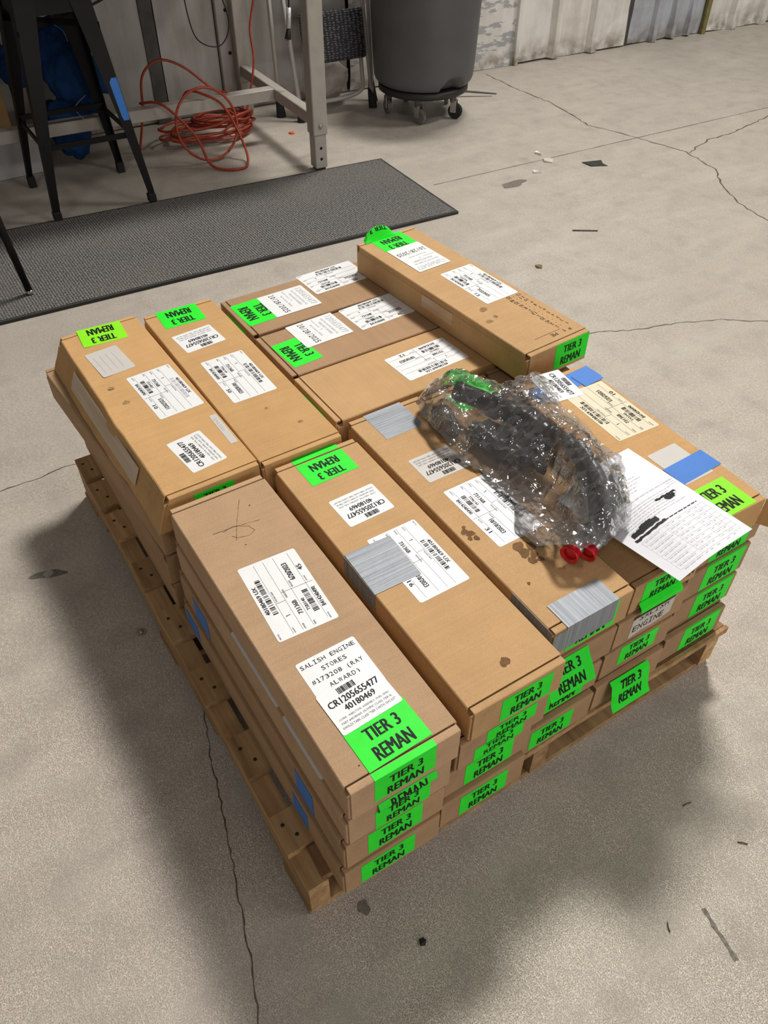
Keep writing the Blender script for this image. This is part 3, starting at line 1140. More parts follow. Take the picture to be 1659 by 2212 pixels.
def print_SAL(w, h):
    p = Print(w, h)
    p.mono('SALISH ENGINE', 0.03, 0.07, 0.96, 0.155)
    p.mono('STORES', 0.30, 0.235, 0.73, 0.32)
    p.mono('#173208 (RAY', 0.06, 0.40, 0.92, 0.485)
    p.mono('ALWARD)', 0.26, 0.565, 0.78, 0.65)
    return p


on_top('A1', -0.130, 0.156, 90.6, 0.107, 0.100, 'white', print_SAL(0.107, 0.100), 0.004)
on_top('A1', -0.0025, 0.160, 92.0, 0.110, 0.078, 'green', print_G(0.110, 0.078, 0.20, 0.93), 0.0, lift=0.0010)
on_top('A1', -0.073, 0.156, 93.0, 0.107, 0.080, 'white', print_N(0.107, 0.080), 0.004, lift=0.0016)
on_top('A2', -0.265, 0.1115, 180, 0.178, 0.104, 'white', None, 0.004)
on_top('A2', -0.092, 0.1115, 180, 0.128, 0.104, 'white', None, 0.004)
on_top('B1', -0.5685, 0.380, -88.7, 0.106, 0.070, 'green', print_G(0.106, 0.070, 0.10, 0.86), 0.0)
on_top('B1', -0.6145, 0.378, -88.7, 0.104, 0.0115, 'green')
on_top('B1', -0.438, 0.381, -88.4, 0.099, 0.081, 'white', print_N(0.099, 0.081), 0.004)
on_top('B1', -0.265, 0.392, 0.3, 0.174, 0.104, 'white', print_S(0.174, 0.104, 'TS83128', '10/10/2023', '16'), 0.004)
on_top('B1', -0.287, 0.333, 89.0, 0.094, 0.107, 'duct_x', lift=0.0011)
on_left('B1', -0.340, -0.234, 0.455, 0.410, 'duct_x')
on_top('C1', -0.621, 0.571, 91.0, 0.094, 0.094, 'duct_x')
on_top('C1', -0.454, 0.572, -90.0, 0.098, 0.078, 'white_grey', print_N(0.098, 0.078), 0.004)
on_top('C1', -0.293, 0.582, 0.5, 0.174, 0.104, 'white', print_S(0.174, 0.104, 'TS96143', '10/10/2023', '31'), 0.004)
on_left('C1', -0.112, -0.008, 0.4585, 0.395, 'duct_x')
on_top('E1', -0.468, 0.905, 93.0, 0.175, 0.046, 'blue_tape')
on_top('E1', -0.472, 0.885, -8.0, 0.100, 0.076, 'white', print_N(0.100, 0.076), 0.004, lift=0.0010)
on_top('E1', -0.460, 0.962, 93.0, 0.055, 0.044, 'blue_tape', lift=0.0015)
on_top('E1', -0.155, 0.915, 90.3, 0.075, 0.098, 'white_grey', None, 0.004)
pq = Print(0.075, 0.098)
on_top('E1', -0.136, 0.927, 92.0, 0.106, 0.050, 'blue_tape', lift=0.0010)
on_top('E1', -0.350, 0.922, 177.2, 0.176, 0.106, 'cream', print_S(0.176, 0.106, 'T33345', '1/25/2021', '10'), 0.004)
on_top('E1', -0.048, 0.900, 90.0, 0.104, 0.080, 'lime', print_G(0.104, 0.080, 0.14, 0.90))
on_top('F1', -1.283, 0.155, -94.0, 0.106, 0.085, 'lime', print_G(0.106, 0.085, 0.10, 0.92))
on_top('F1', -1.158, 0.133, -175.0, 0.114, 0.078, 'white_grey', print_faint(0.114, 0.078), 0.004)
on_top('F1', -0.978, 0.197, 3.4, 0.187, 0.103, 'white', print_S(0.187, 0.103, '7334B3', '1/25/2021', '10', fade=True), 0.004)


def print_salish(w, h):
    p = Print(w, h)
    p.text('SALISH', 0.12, 0.35, 0.55, 0.75, PALE, 0.0)
    return p


on_top('F1', -0.784, 0.2515, 0.6, 0.111, 0.016, 'white_grey', print_salish(0.111, 0.016))
on_top('F1', -0.744, 0.175, -173.3, 0.114, 0.077, 'white', print_N(0.114, 0.077), 0.004)
on_top('H1', -1.262, 0.349, -92.0, 0.105, 0.086, 'green', print_G(0.105, 0.088, 0.10, 0.86))
on_top('H1', -1.139, 0.346, -85.4, 0.102, 0.087, 'white', print_N(0.102, 0.087), 0.004)
on_top('H1', -0.945, 0.360, 0.3, 0.186, 0.105, 'white', print_S(0.186, 0.105, 'TS96149', '10/10/2023', '50'), 0.004)
on_top('R1', -1.183, 0.516, 2.3, 0.114, 0.084, 'green', print_G(0.114, 0.084, 0.10, 0.90))
on_top('R1', -1.185, 0.615, 1.3, 0.114, 0.130, 'white', print_D(0.114, 0.130), 0.003, lift=0.0011)
on_top('R1', -1.236, 0.775, 92.6, 0.170, 0.112, 'white', print_S(0.170, 0.112, 'TS47738', '7/22/2025', '50'), 0.004)
on_top('S1', -0.963, 0.520, 4.0, 0.110, 0.078, 'green', print_G(0.110, 0.078, 0.10, 0.90))
on_top('S1', -1.020, 0.612, 2.2, 0.110, 0.131, 'white', print_D(0.110, 0.131), 0.003, lift=0.0011)
on_top('S1', -1.022, 0.780, 93.0, 0.162, 0.112, 'white', print_S(0.162, 0.112, 'TS46031', '7/17/2025', '45'), 0.004)
on_top('T1', -0.776, 0.764, -87.0, 0.172, 0.104, 'white', print_S(0.172, 0.104, 'TS96132', '10/10/2023', '12'), 0.004)
on_top('L1', -1.192, 0.938, -86.0, 0.103, 0.082, 'green', print_G(0.103, 0.082, 0.06, 0.78))
on_top('L1', -1.084, 0.947, -86.0, 0.102, 0.140, 'white', print_D(0.102, 0.140), 0.003, lift=0.0011)
on_top('L1', -0.888, 0.993, 3.4, 0.180, 0.100, 'white', print_S(0.180, 0.100, 'TS47796', '7/22/2025', '12'), 0.004)

# loose label end curling up at the far end of the loose carton
b = BOX['L1']


def curl(x, y, d):
    # the label's end stands up from the box as a shallow pouch
    u = x / 0.100
    bow = math.sin(math.pi * min(1, max(0, u))) ** 0.6
    t_ = y / 0.05
    return Vector((-b['L'] / 2 + 0.016 - 0.030 * t_ + 0.010 * t_ * t_, -0.022 - (x - 0.05) * (1 - 0.10 * t_), b['H'] + 0.001 + bow * 0.030 * math.sin(1.75 * t_) + d))


pr = Print(0.100, 0.05)
pr.text('TIER 3', 0.22, 0.42, 0.80, 0.80, INK, 0.03)
sheet(b['root'], 'green_label', 0.100, 0.05, curl, MAT['green'], pr, cutx=[0.01 * k for k in range(1, 10)], cuty=[0.01, 0.02, 0.03, 0.04], label='loose end of the green label bulging up')

# ---------------------------------------------------------------- labels on the ends
def front_G(key, y0, y1, z1, z0, out=0.0, fold=0.0, t0=0.14, t1=0.94):
    b = BOX[key]
    pts = ([(-fold, z1)] if fold else []) + [(0.0 if fold else out, z1), (out, z0)]
    return on_front(key, y0, y1, pts, 'green', lambda w, h: print_G(w, h, t0, t1))


zt = lambda k: BOX[k]['z0'] + BOX[k]['H']
front_G('A1', 0.106, 0.212, zt('A1'), 0.392, fold=0.0115, t0=0.30, t1=0.98)
on_front('A2', 0.112, 0.216, [(0.0, 0.3745), (0.006, 0.364), (0.004, 0.356), (0.0, 0.350)], 'green', lambda w, h: (lambda p: (p.text('REMAN', 0.2, 0.10, 0.82, 0.75, INK, 0.03), p)[1])(Print(w, h)), lift=0.0012)
front_G('A2', 0.108, 0.208, 0.352, 0.297)
front_G('A3', 0.094, 0.196, 0.292, 0.226)
front_G('A4', 0.077, 0.181, 0.206, 0.145)
front_G('B1', 0.343, 0.446, 0.446, 0.386)
front_G('B2', 0.324, 0.427, 0.372, 0.334)
front_G('B2', 0.302, 0.404, 0.336, 0.299)
front_G('B3', 0.292, 0.394, 0.287, 0.222)
front_G('B4', 0.281, 0.384, 0.203, 0.140)
front_G('C1', 0.520, 0.632, 0.456, 0.388)
on_front('C1', 0.5125, 0.627, [(-0.052, zt('C1')), (0.0, zt('C1')), (0.0, 0.402)], 'duct_y', lift=0.0013)
on_front('C1', 0.4845, 0.560, [(0.0, 0.455), (0.0, 0.397)], 'duct_y', lift=0.0010)
on_front('C2', 0.470, 0.572, [(0.0, 0.376), (0.008, 0.362), (0.020, 0.345), (0.034, 0.320)], 'green', lambda w, h: print_G(w, h), lift=0.0012)
front_G('C2', 0.468, 0.566, 0.350, 0.301)
on_front('C3', 0.487, 0.588, [(0.0, 0.2925), (0.0, 0.224)], 'green', lambda w, h: print_G(w, h))
front_G('C4', 0.462, 0.564, 0.205, 0.146)
front_G('D1', 0.705, 0.812, 0.443, 0.385)
on_front('D1', 0.700, 0.806, [(0.001, 0.392), (0.010, 0.384), (0.012, 0.376), (0.010, 0.370)], 'green', lift=0.0012)


def print_ENG(w, h):
    p = Print(w, h)
    p.mono('SALISH', 0.14, 0.10, 0.86, 0.32)
    p.mono('ENGINE', 0.04, 0.48, 0.80, 0.76, INK, 0.03)
    return p


on_front('D2', 0.692, 0.800, [(0.004, 0.366), (0.0, 0.355), (0.0, 0.302)], 'white_grey', print_ENG, label='torn white label reading ENGINE', jag=[(0, 0), (0.108, 0), (0.106, 0.052), (0.085, 0.056), (0.06, 0.060), (0.035, 0.058), (0.0, 0.0655)])
front_G('D3', 0.678, 0.776, 0.2885, 0.234)
on_front('D4', 0.654, 0.754, [(0.002, 0.212), (0.010, 0.205), (0.016, 0.180), (0.020, 0.158), (0.030, 0.142)], 'green', lambda w, h: print_G(w, h, 0.10, 0.86), lift=0.0012, label='big loose green label curling off the end')
front_G('E2', 0.899, 1.006, 0.430, 0.372)
front_G('E3', 0.896, 1.008, 0.3675, 0.296, fold=0.0115, t0=0.30)
front_G('E4', 0.892, 1.002, 0.2895, 0.220, fold=0.0115, t0=0.30)
front_G('E5', 0.872, 0.978, 0.2115, 0.142, fold=0.0115, t0=0.30)

on_top('D1', -0.613, 0.778, -88, 0.104, 0.066, 'green')
front_G('L1', 0.948, 1.052, 0.5375, 0.474)
# green labels seen edge-on between the near columns and those behind
for key, y0, y1 in (('F1', 0.115, 0.20), ('H1', 0.33, 0.425)):
    front_G(key, y0, y1, 0.452, 0.40)
for key in ('R1', 'T1'):
    b = BOX[key]
    fm, acc = prof_map([(0, b['H'] - 0.012), (0, 0.012)], (b['L'] / 2, 0.0, 0), (1, 0, 0), (0, 0, 1), (0, 1, 0), 0.105)
    sheet(b['root'], 'green_label', 0.105, acc[-1], fm, MAT['green'], None, lift=0.0008)

# tape on the sides
on_left('F1', -1.185, -0.775, 0.448, 0.408, 'pack_tape', out=0.0015, slope=0.44, label='clear packing tape peeling along the side')
on_left('L1', -0.95, -0.83, 0.522, 0.490, 'pack_tape', label='clear packing tape')
on_left('A3', -0.112, -0.052, 0.287, 0.219, 'blue_tape')
on_left('A4', -0.120, -0.066, 0.203, 0.150, 'blue_tape')
on_left('A3', -0.545, -0.475, 0.285, 0.222, 'blue_tape')
on_left('A4', -0.600, -0.535, 0.203, 0.150, 'blue_tape')

# open dust flap at the corner of the blue-taped carton
bm = bmesh.new()
add_box(bm, (0, -0.0015, 0.004), (0.050, 0.0015, 0.066))
b = BOX['E1']
from_bm('side_flap', bm, MAT['card_c'], b['root'], mat4=Matrix.Translation((b['L'] / 2 - 0.002, b['W'] / 2 + 0.003, 0)) @ Matrix.Rotation(math.radians(32), 4, 'Z'))

# oil spots soaked into the carton under the hoses, a spot on the tan one
def spots(key, pts, mat='oil'):
    b = BOX[key]
    inv = b['root'].matrix_world.inverted()
    for k, (x, y, r) in enumerate(pts):
        p = inv @ Vector((x, y, 0.5))
        blob('oil_stain', p.x, p.y, r, MAT[mat], b['root'], k + 5, z=b['H'] + 0.0003 + 0.00006 * k, n=12)


spots('C1', [(-0.271, 0.500, 0.007), (-0.262, 0.507, 0.008), (-0.252, 0.499, 0.005), (-0.247, 0.510, 0.006), (-0.281, 0.506, 0.004), (-0.190, 0.560, 0.011), (-0.172, 0.560, 0.011), (-0.160, 0.572, 0.008), (-0.178, 0.580, 0.009), (-0.150, 0.560, 0.008), (-0.145, 0.575, 0.006), (-0.112, 0.520, 0.003)])
spots('L1', [(-0.78, 0.925, 0.010), (-0.73, 0.905, 0.008), (-0.74, 0.93, 0.006)], 'scuff')
spots('H1', [(-0.80, 0.36, 0.004), (-0.72, 0.40, 0.005)], 'scuff')
spots('F1', [(-0.98, 0.11, 0.008), (-1.05, 0.10, 0.006)], 'scuff')
spots('B1', [(-0.009, 0.386, 0.009)])
spots('A1', [(0.02, 0.10, 0.0012), (-0.46, 0.15, 0.0012), (-0.55, 0.20, 0.0015)], 'ink_brown')

# handwriting on the loose carton
b = BOX['L1']
p = inv = None
hw = Print(0.115, 0.205)
hw.text('#', 0.03, 0.025, 0.10, 0.07, INK, 0.0)
hw.text('1', 0.20, 0.035, 0.22, 0.085, INK, 0.0)
hw.text('ME', 0.40, 0.03, 0.56, 0.085, INK, 0.0)
hw.rect(0.22, 0.106, 0.92, 0.110, INK)
vals = ['2', '3', '45', '35', '2', '13', '2', '8', '46', '35', '48', '35']
for k in range(12):
    y = 0.135 + 0.071 * k
    j = 0.012 * math.sin(k * 2.1)
    n_ = str(k + 1)
    hw.text(n_, -0.06 + j, y, -0.06 + j + 0.045 * len(n_) * (0.5 if n_ == '1' else 1), y + 0.045, INK, 0.0)
    hw.rect(0.10 + j, y + 0.024, 0.125 + j, y + 0.029, INK)
    hw.text(vals[k], 0.19 + j, y + 0.004, 0.19 + j + 0.05 * len(vals[k]), y + 0.050, INK, 0.0)
    if k % 2:
        hw.rect(0.19 + j, y + 0.056, 0.28 + j, y + 0.060, INK)
pl = b['root'].matrix_world.inverted() @ Vector((-0.697, 0.985, 0))
Mh = Matrix.Translation((pl.x, pl.y, b['H'])) @ Matrix.Rotation(math.radians(-90), 4, 'Z')
fmh = flat_map(Mh, 0.115, 0.205)
me = new_mesh('handwriting', [fmh(v[0], v[1], 0.0004) for v in hw.v], hw.f, MAT['ink_brown'])
put('handwriting', me, b['root'])
b = BOX['D1']
hw = Print(0.04, 0.06)
hw.text('JUNE', 0.05, 0.1, 0.9, 0.35, INK, 0.0)
hw.text('2024', 0.05, 0.5, 0.8, 0.72, INK, 0.0)
fmh, acc = prof_map([(0, 0.062), (0, 0.002)], (b['L'] / 2, 0.066, 0), (1, 0, 0), (0, 0, 1), (0, 1, 0), 0.04)
put('handwriting', new_mesh('handwriting', [fmh(v[0], v[1], 0.0005) for v in hw.v], hw.f, MAT['ink_brown']), b['root'])

# thin pencil scrawl on the near box
b = BOX['A1']
inv = b['root'].matrix_world.inverted()


def scrawl(pts, w=0.0007):
    q = [inv @ Vector((x, y, 0)) for x, y in pts]
    ribbon('scribble', [(v.x, v.y) for v in q], w, MAT['ink_brown'], b['root'], 0.0003, 5, z=b['H'] + 0.0004, step=0.006)


scrawl([(-0.575, 0.190), (-0.52, 0.160), (-0.478, 0.140)])
scrawl([(-0.510, 0.128), (-0.515, 0.150), (-0.50, 0.175), (-0.485, 0.180), (-0.478, 0.165), (-0.483, 0.145), (-0.492, 0.138)])
scrawl([(-0.515, 0.110), (-0.512, 0.150), (-0.505, 0.20)])


# ------------------------------------------------------------------ paper sheet
PT_, PR_, PB_, PL_ = Vector((-0.2380, 0.8610, 0)), Vector((0.0358, 0.8847, 0)), Vector((0.0448, 0.7019, 0)), Vector((-0.2280, 0.6780, 0))


def paper_map(x, y, d):
    # x along the short edge (0 = left), y down the sheet from its heading
    u, v = x / 0.216, y / 0.279
    p = (PL_ * (1 - u) + PT_ * u) * (1 - v) + (PB_ * (1 - u) + PR_ * u) * v
    # flat on the high carton, easing down a little past its edge
    t = min(1.0, max(0.0, (0.792 - p.y) / 0.11))
    p.z = 0.5222 - (0.036 * (1 - v) + 0.020 * v) * t * t * (2 - t)
    p.z += d
    return p


paper = thing('paper_sheet', 'printed white sheet with black crossed-out lines lying over the blue-taped carton', 'paper', (0, 0, 0))
pp = Print(0.216, 0.279)
pp.words(0.30, 0.075, 0.62, 0.081, 3, PALE)
pp.words(0.30, 0.098, 0.66, 0.104, 4, PALE)
for k in range(6):
    pp.words(0.30, 0.20 + k * 0.026, (0.62, 0.70, 0.74, 0.66, 0.60, 0.56)[k], 0.2045 + k * 0.026, 10 + k, PALE)
pp.words(0.10, 0.385, 0.97, 0.391, 30, PALE)
for k in range(7):
    pp.words(0.10, 0.43 + k * 0.021, 0.86 - 0.05 * (k % 3), 0.4340 + k * 0.021, 40 + k, PALE)
for y in (0.385, 0.405, 0.425):
    pp.rect(0.86, y, 0.97, y + 0.0012, GREY)
for k in range(9):
    y = 0.655 + k * 0.037
    pp.rect(0.10, y, 0.93, y + 0.0012, PALE)
    pp.words(0.13, y + 0.010, 0.30 + 0.03 * (k % 3), y + 0.0145, 60 + k, PALE)
    for x in (0.40, 0.47, 0.56, 0.70, 0.80):
        pp.words(x, y + 0.010, x + 0.03 + 0.02 * ((k + int(x * 10)) % 2), y + 0.0145, 80 + k, PALE)
for x in (0.10, 0.38, 0.45, 0.54, 0.68, 0.78, 0.86, 0.93):
    pp.rect(x, 0.655, x + 0.0015, 0.655 + 8 * 0.037, PALE)
pp.words(0.16, 0.625, 0.90, 0.632, 99, INK)
r = random.Random(4)


STRIKES = []


def redact(x0, y0, x1, h):
    n = 16
    up, dn = [], []
    for k in range(n + 1):
        x = x0 + (x1 - x0) * k / n
        up.append((x * pp.w, (y0 - h * 0.5 + r.uniform(-0.004, 0.004)) * pp.h))
        dn.append((x * pp.w, (y0 + h * 0.5 + r.uniform(-0.004, 0.004)) * pp.h))
    V = up + dn
    F = [(k, k + 1, n + 1 + k + 1, n + 1 + k) for k in range(n)]
    STRIKES.append((V, F))


redact(0.58, 0.475, 0.86, 0.017)
redact(0.68, 0.495, 0.82, 0.022)
redact(0.70, 0.510, 0.80, 0.014)
redact(0.10, 0.585, 0.42, 0.036)
redact(0.22, 0.560, 0.36, 0.020)
redact(0.08, 0.625, 0.46, 0.020)
page = sheet(paper, 'page', 0.216, 0.279, paper_map, MAT['paper'], pp, cutx=[0.216 * k / 12 for k in range(1, 12)], cuty=[0.279 * k / 6 for k in range(1, 6)], lift=0.0004)
for k, (V, F) in enumerate(STRIKES):
    put('marker_strike', new_mesh('marker_strike', [paper_map(v[0], v[1], 0.0009 + 0.00006 * k) for v in V], F, MAT['ink']), page)

# ------------------------------------------------------------------ mat
bm = bmesh.new()
cs = [(-2.942, 2.0), (-2.229, 1.958), (-2.375, -0.66), (-3.175, -0.62)]
a = [bm.verts.new((p[0], p[1], 0.0005)) for p in cs]
b_ = [bm.verts.new((p[0], p[1], 0.0115)) for p in cs]
bm.faces.new(a)
bm.faces.new(b_)
for i in range(4):
    bm.faces.new((a[i], a[(i + 1) % 4], b_[(i + 1) % 4], b_[i]))
matt = thing('floor_mat', 'long grey perforated rubber mat on the floor beside the workbench', 'mat')
from_bm('rim', bm, MAT['mat_edge'], matt)
# the perforated field, a hair above the rim
f = 0.012
cc = Vector((sum(p[0] for p in cs) / 4, sum(p[1] for p in cs) / 4, 0))
vs = []
for p in cs:
    q = Vector((p[0], p[1], 0))
    vs.append(q + Vector((f if p[0] < cc.x else -f, f if p[1] < cc.y else -f, 0.0125)))
put('perforated_field', new_mesh('perforated_field', vs, [(0, 3, 2, 1)], MAT['matting']), matt)

# ------------------------------------------------------------------ workbench
bench = thing('workbench', 'grey steel workbench frame standing against the back wall', 'workbench')


def rbox(name, s0, s1, t0, t1, z0, z1, mat, parent, bev=0.003):
    bm = bmesh.new()
    add_box(bm, (t0, s0, z0), (t1, s1, z1), bev, 1, WM)
    return from_bm(name, bm, mat, parent)


TN = 0.992          # near leg, distance from the wall
for s in (0.0, -2.35):
    for t in (0.05, TN):
        l = rbox('leg', s - 0.037, s + 0.037, t - 0.037, t + 0.037, 0.165, 0.90, MAT['bench'], bench, 0.004)
        rbox('foot', s - 0.031, s + 0.031, t - 0.031, t + 0.031, 0.012, 0.165, MAT['bench'], l, 0.003)
        rbox('foot_pad', s - 0.024, s + 0.024, t - 0.024, t + 0.024, 0.0, 0.012, MAT['black_plastic'], l, 0.002)
        if t == TN:
            for z in (0.055, 0.105):
                q = WM @ Matrix.Translation((t + 0.0315, s, z)) @ Matrix.Rotation(math.radians(90), 4, 'Y')
                lathe('bolt_hole', [(0.007, 0), (0.007, 0.0006)], MAT['hole'], l, 10, mat4=q, smooth=False)
            q = WM @ Matrix.Translation((t + 0.037, s, 0.205)) @ Matrix.Rotation(math.radians(90), 4, 'Y')
            lathe('bolt', [(0.011, 0), (0.011, 0.005), (0.006, 0.008)], MAT['bolt'], l, 10, mat4=q, smooth=False)
    rbox('side_rail', s - 0.025, s + 0.025, 0.087, TN - 0.037, 0.195, 0.250, MAT['bench'], bench)
rbox('long_rail', -2.325, -0.025, 0.485, 0.545, 0.195, 0.250, MAT['bench'], bench)
rbox('worktop', -2.45, 0.035, 0.0, 1.06, 0.90, 0.945, MAT['bench_top'], bench, 0.005)

# ------------------------------------------------------------------ bar stool
def leg_mesh(foot, top, w0, w1, inward):
    """folded sheet-steel leg: an L section tapering from shoulder to foot"""
    foot, top = Vector(foot), Vector(top)
    vs, fs = [], []
    n = 10
    for k in range(n + 1):
        t = k / n
        c = foot.lerp(top, t)
        w = w0 + (w1 - w0) * (t ** 1.4)
        ix, iy = inward
        th = 0.004
        for dx, dy in ((0, 0), (w, 0), (w, th), (th, th), (th, w), (0, w)):
            vs.append((c.x + ix * dx, c.y + iy * dy, c.z))
    for k in range(n):
        for i in range(6):
            j = (i + 1) % 6
            fs.append((k * 6 + i, k * 6 + j, (k + 1) * 6 + j, (k + 1) * 6 + i))
    fs.append((0, 1, 2, 3, 4, 5))
    fs.append(tuple(n * 6 + k for k in range(6))[::-1])
    return vs, fs


stool = thing('bar_stool', 'black metal bar stool with a blue tape patch on one leg, before the workbench', 'stool')
feet = {(1, -1): (-3.062, 0.418), (1, 1): (-3.035, 0.868), (-1, -1): (-3.545, 0.425), (-1, 1): (-3.505, 0.870)}
ctr = Vector((-3.287, 0.645, 0))
tops = {}
for (ix, iy), (x, y) in feet.items():
    top = (ctr.x + ix * 0.150, ctr.y + iy * 0.140, 0.850)
    tops[(ix, iy)] = top
    vs, fs = leg_mesh((x, y, 0.02), top, 0.028, 0.088, (-ix, -iy))
    l = put('leg', new_mesh('leg', vs, fs, MAT['black_metal']), stool)
    bm = bmesh.new()
    add_box(bm, (min(x, x - ix * 0.034), min(y, y - iy * 0.034), 0.0125 if ix > 0 else 0.0005), (max(x, x - ix * 0.034), max(y, y - iy * 0.034), 0.048), 0.003)
    from_bm('foot_cap', bm, MAT['rubber'], l)
    if (ix, iy) == (1, 1):
        tl = l


def leg_at(k, z):
    f, t = Vector((*feet[k], 0.02)), Vector(tops[k])
    return f.lerp(t, (z - 0.02) / 0.830)


for a, b_, z in (((1, -1), (1, 1), 0.295), ((-1, -1), (-1, 1), 0.31), ((1, -1), (-1, -1), 0.30), ((1, 1), (-1, 1), 0.30)):
    p, q = leg_at(a, z), leg_at(b_, z)
    d = (ctr - (p + q) / 2)
    d.z = 0
    d = d.normalized() * 0.012
    bm = bmesh.new()
    bar(bm, p + d, q + d, 0.008, 0.022)
    from_bm('footrest_bar', bm, MAT['black_metal'], stool)
for a, b_ in (((1, -1), (-1, 1)), ((1, 1), (-1, -1))):
    p, q = leg_at(a, 0.70), leg_at(b_, 0.70)
    bm = bmesh.new()
    bar(bm, p, q, 0.006, 0.022)
    from_bm('cross_brace', bm, MAT['black_metal'], stool)
bm = bmesh.new()
add_box(bm, (ctr.x - 0.165, ctr.y - 0.155, 0.838), (ctr.x + 0.165, ctr.y + 0.155, 0.893), 0.018, 3)
from_bm('seat', bm, MAT['black_metal'], stool)
for iy in (-1, 1):
    for ix in (-1, 1):
        pass
bm = bmesh.new()
for a, b_ in (((1, -1), (1, 1)), ((-1, -1), (-1, 1)), ((1, -1), (-1, -1)), ((1, 1), (-1, 1))):
    p, q = Vector(tops[a]), Vector(tops[b_])
    p.z = q.z = 0.800
    bar(bm, p, q, 0.004, 0.10)
from_bm('apron', bm, MAT['black_metal'], stool)
p0, p1 = leg_at((1, 1), 0.335), leg_at((1, 1), 0.455)
vs = []
for z, w, dy in ((0.355, 0.020, 0.006), (0.37, 0.030, 0.0), (0.50, 0.034, 0.0), (0.515, 0.018, 0.004)):
    c = leg_at((1, 1), z)
    vs += [(c.x + 0.0015, c.y - w - 0.002 - dy, z), (c.x + 0.0015, c.y - 0.002 - dy * 0.3, z)]
put('blue_tape', new_mesh('blue_tape', vs, [(0, 1, 3, 2), (2, 3, 5, 4), (4, 5, 7, 6)], MAT['blue_tape']), tl)

# ------------------------------------------------------------------ chair at the left edge
chair = thing('chair', 'black tube-legged chair with a chrome-capped leg on the mat', 'chair')
for (x, y, tx, ty) in ((-2.488, 0.160, -2.515, 0.125), (-2.95, 0.02, -2.92, 0.0), (-2.488, -0.30, -2.515, -0.27), (-2.95, -0.30, -2.92, -0.27)):
    l = tube('leg', [(x, y, 0.028), (tx, ty, 0.44)], [0.0125, 0.0155], MAT['black_metal'], chair, 14)
    lathe('foot_cap', [(0.012, 0.0), (0.015, 0.001), (0.015, 0.014), (0.013, 0.016)], MAT['chrome'], l, 16, loc=(x, y, 0.0128))
bm = bmesh.new()
add_box(bm, (-2.96, -0.31, 0.435), (-2.48, 0.02, 0.48), 0.015, 3)
from_bm('seat', bm, MAT['black_plastic'], chair)

# ------------------------------------------------------------------ cartons and denim under the bench
box2 = thing('carton', 'white carton on the floor under the bench behind the black stool', 'carton', (-3.86, 0.25, 0.0), 2.5)
bm = bmesh.new()
add_box(bm, (-0.19, -0.30, 0.001), (0.19, 0.30, 0.172), 0.003)
from_bm('body', bm, MAT['carton_white'], box2)
for s in (-1, 1):
    bm = bmesh.new()
    add_box(bm, (-0.19 if s < 0 else 0.002, -0.30, 0.1725), (-0.002 if s < 0 else 0.19, 0.30, 0.1755))
    from_bm('top_flap', bm, MAT['carton_white'], box2)
box3 = thing('cardboard_box', 'brown cardboard box under the bench beside the blue denim', 'box', (-3.86, 0.20, 0.1765), 2.5)
bm = bmesh.new()
add_box(bm, (-0.16, -0.25, 0.0), (0.16, 0.25, 0.20), 0.003)
from_bm('body', bm, MAT['card_b'], box3)
for s in (-1, 1):
    bm = bmesh.new()
    add_box(bm, (-0.16 if s < 0 else 0.002, -0.25, 0.2005), (-0.002 if s < 0 else 0.16, 0.25, 0.2035))
    from_bm('top_flap', bm, MAT['card_b'], box3)


def cloth_lump(name, blobs, mat, parent, vox=0.012, amp=0.018, fr=14):
    """one cloth surface around a row of soft tubes"""
    vs, fs = [], []
    for pts, rad in blobs:
        v, f = tube_data(smooth_path(pts, 5), _rads(rad, (len(pts) - 1) * 5 + 1), 14, True, len(vs))
        vs += v
        fs += f
    me = new_mesh(name, vs, fs, mat, smooth=True)
    o = put(name, me, parent)
    rm = o.modifiers.new('remesh', 'REMESH')
    rm.mode = 'VOXEL'
    rm.voxel_size = vox
    dg = bpy.context.evaluated_depsgraph_get()
    ev = o.evaluated_get(dg)
    m2 = bpy.data.meshes.new_from_object(ev)
    o.modifiers.clear()
    o.data = m2
    bm = bmesh.new()
    bm.from_mesh(m2)
    bmesh.ops.smooth_vert(bm, verts=bm.verts[:], factor=0.5, use_axis_x=True, use_axis_y=True, use_axis_z=True)
    bm.normal_update()
    for v in bm.verts:
        n = noise.noise(v.co * fr) * 0.6 + abs(noise.noise(v.co * fr * 2.1 + Vector((3, 1, 4)))) * 0.7
        v.co += v.normal * (n - 0.3) * amp
    for f in bm.faces:
        f.smooth = True
    bm.to_mesh(m2)
    bm.free()
    if not m2.materials:
        m2.materials.append(mat)
    return o


def _rads(r, n):
    if not isinstance(r, (list, tuple)):
        return [r] * n
    out = []
    for i in range(n):
        t = i / (n - 1) * (len(r) - 1)
        k = min(int(t), len(r) - 2)
        out.append(r[k] + (r[k + 1] - r[k]) * (t - k))
    return out


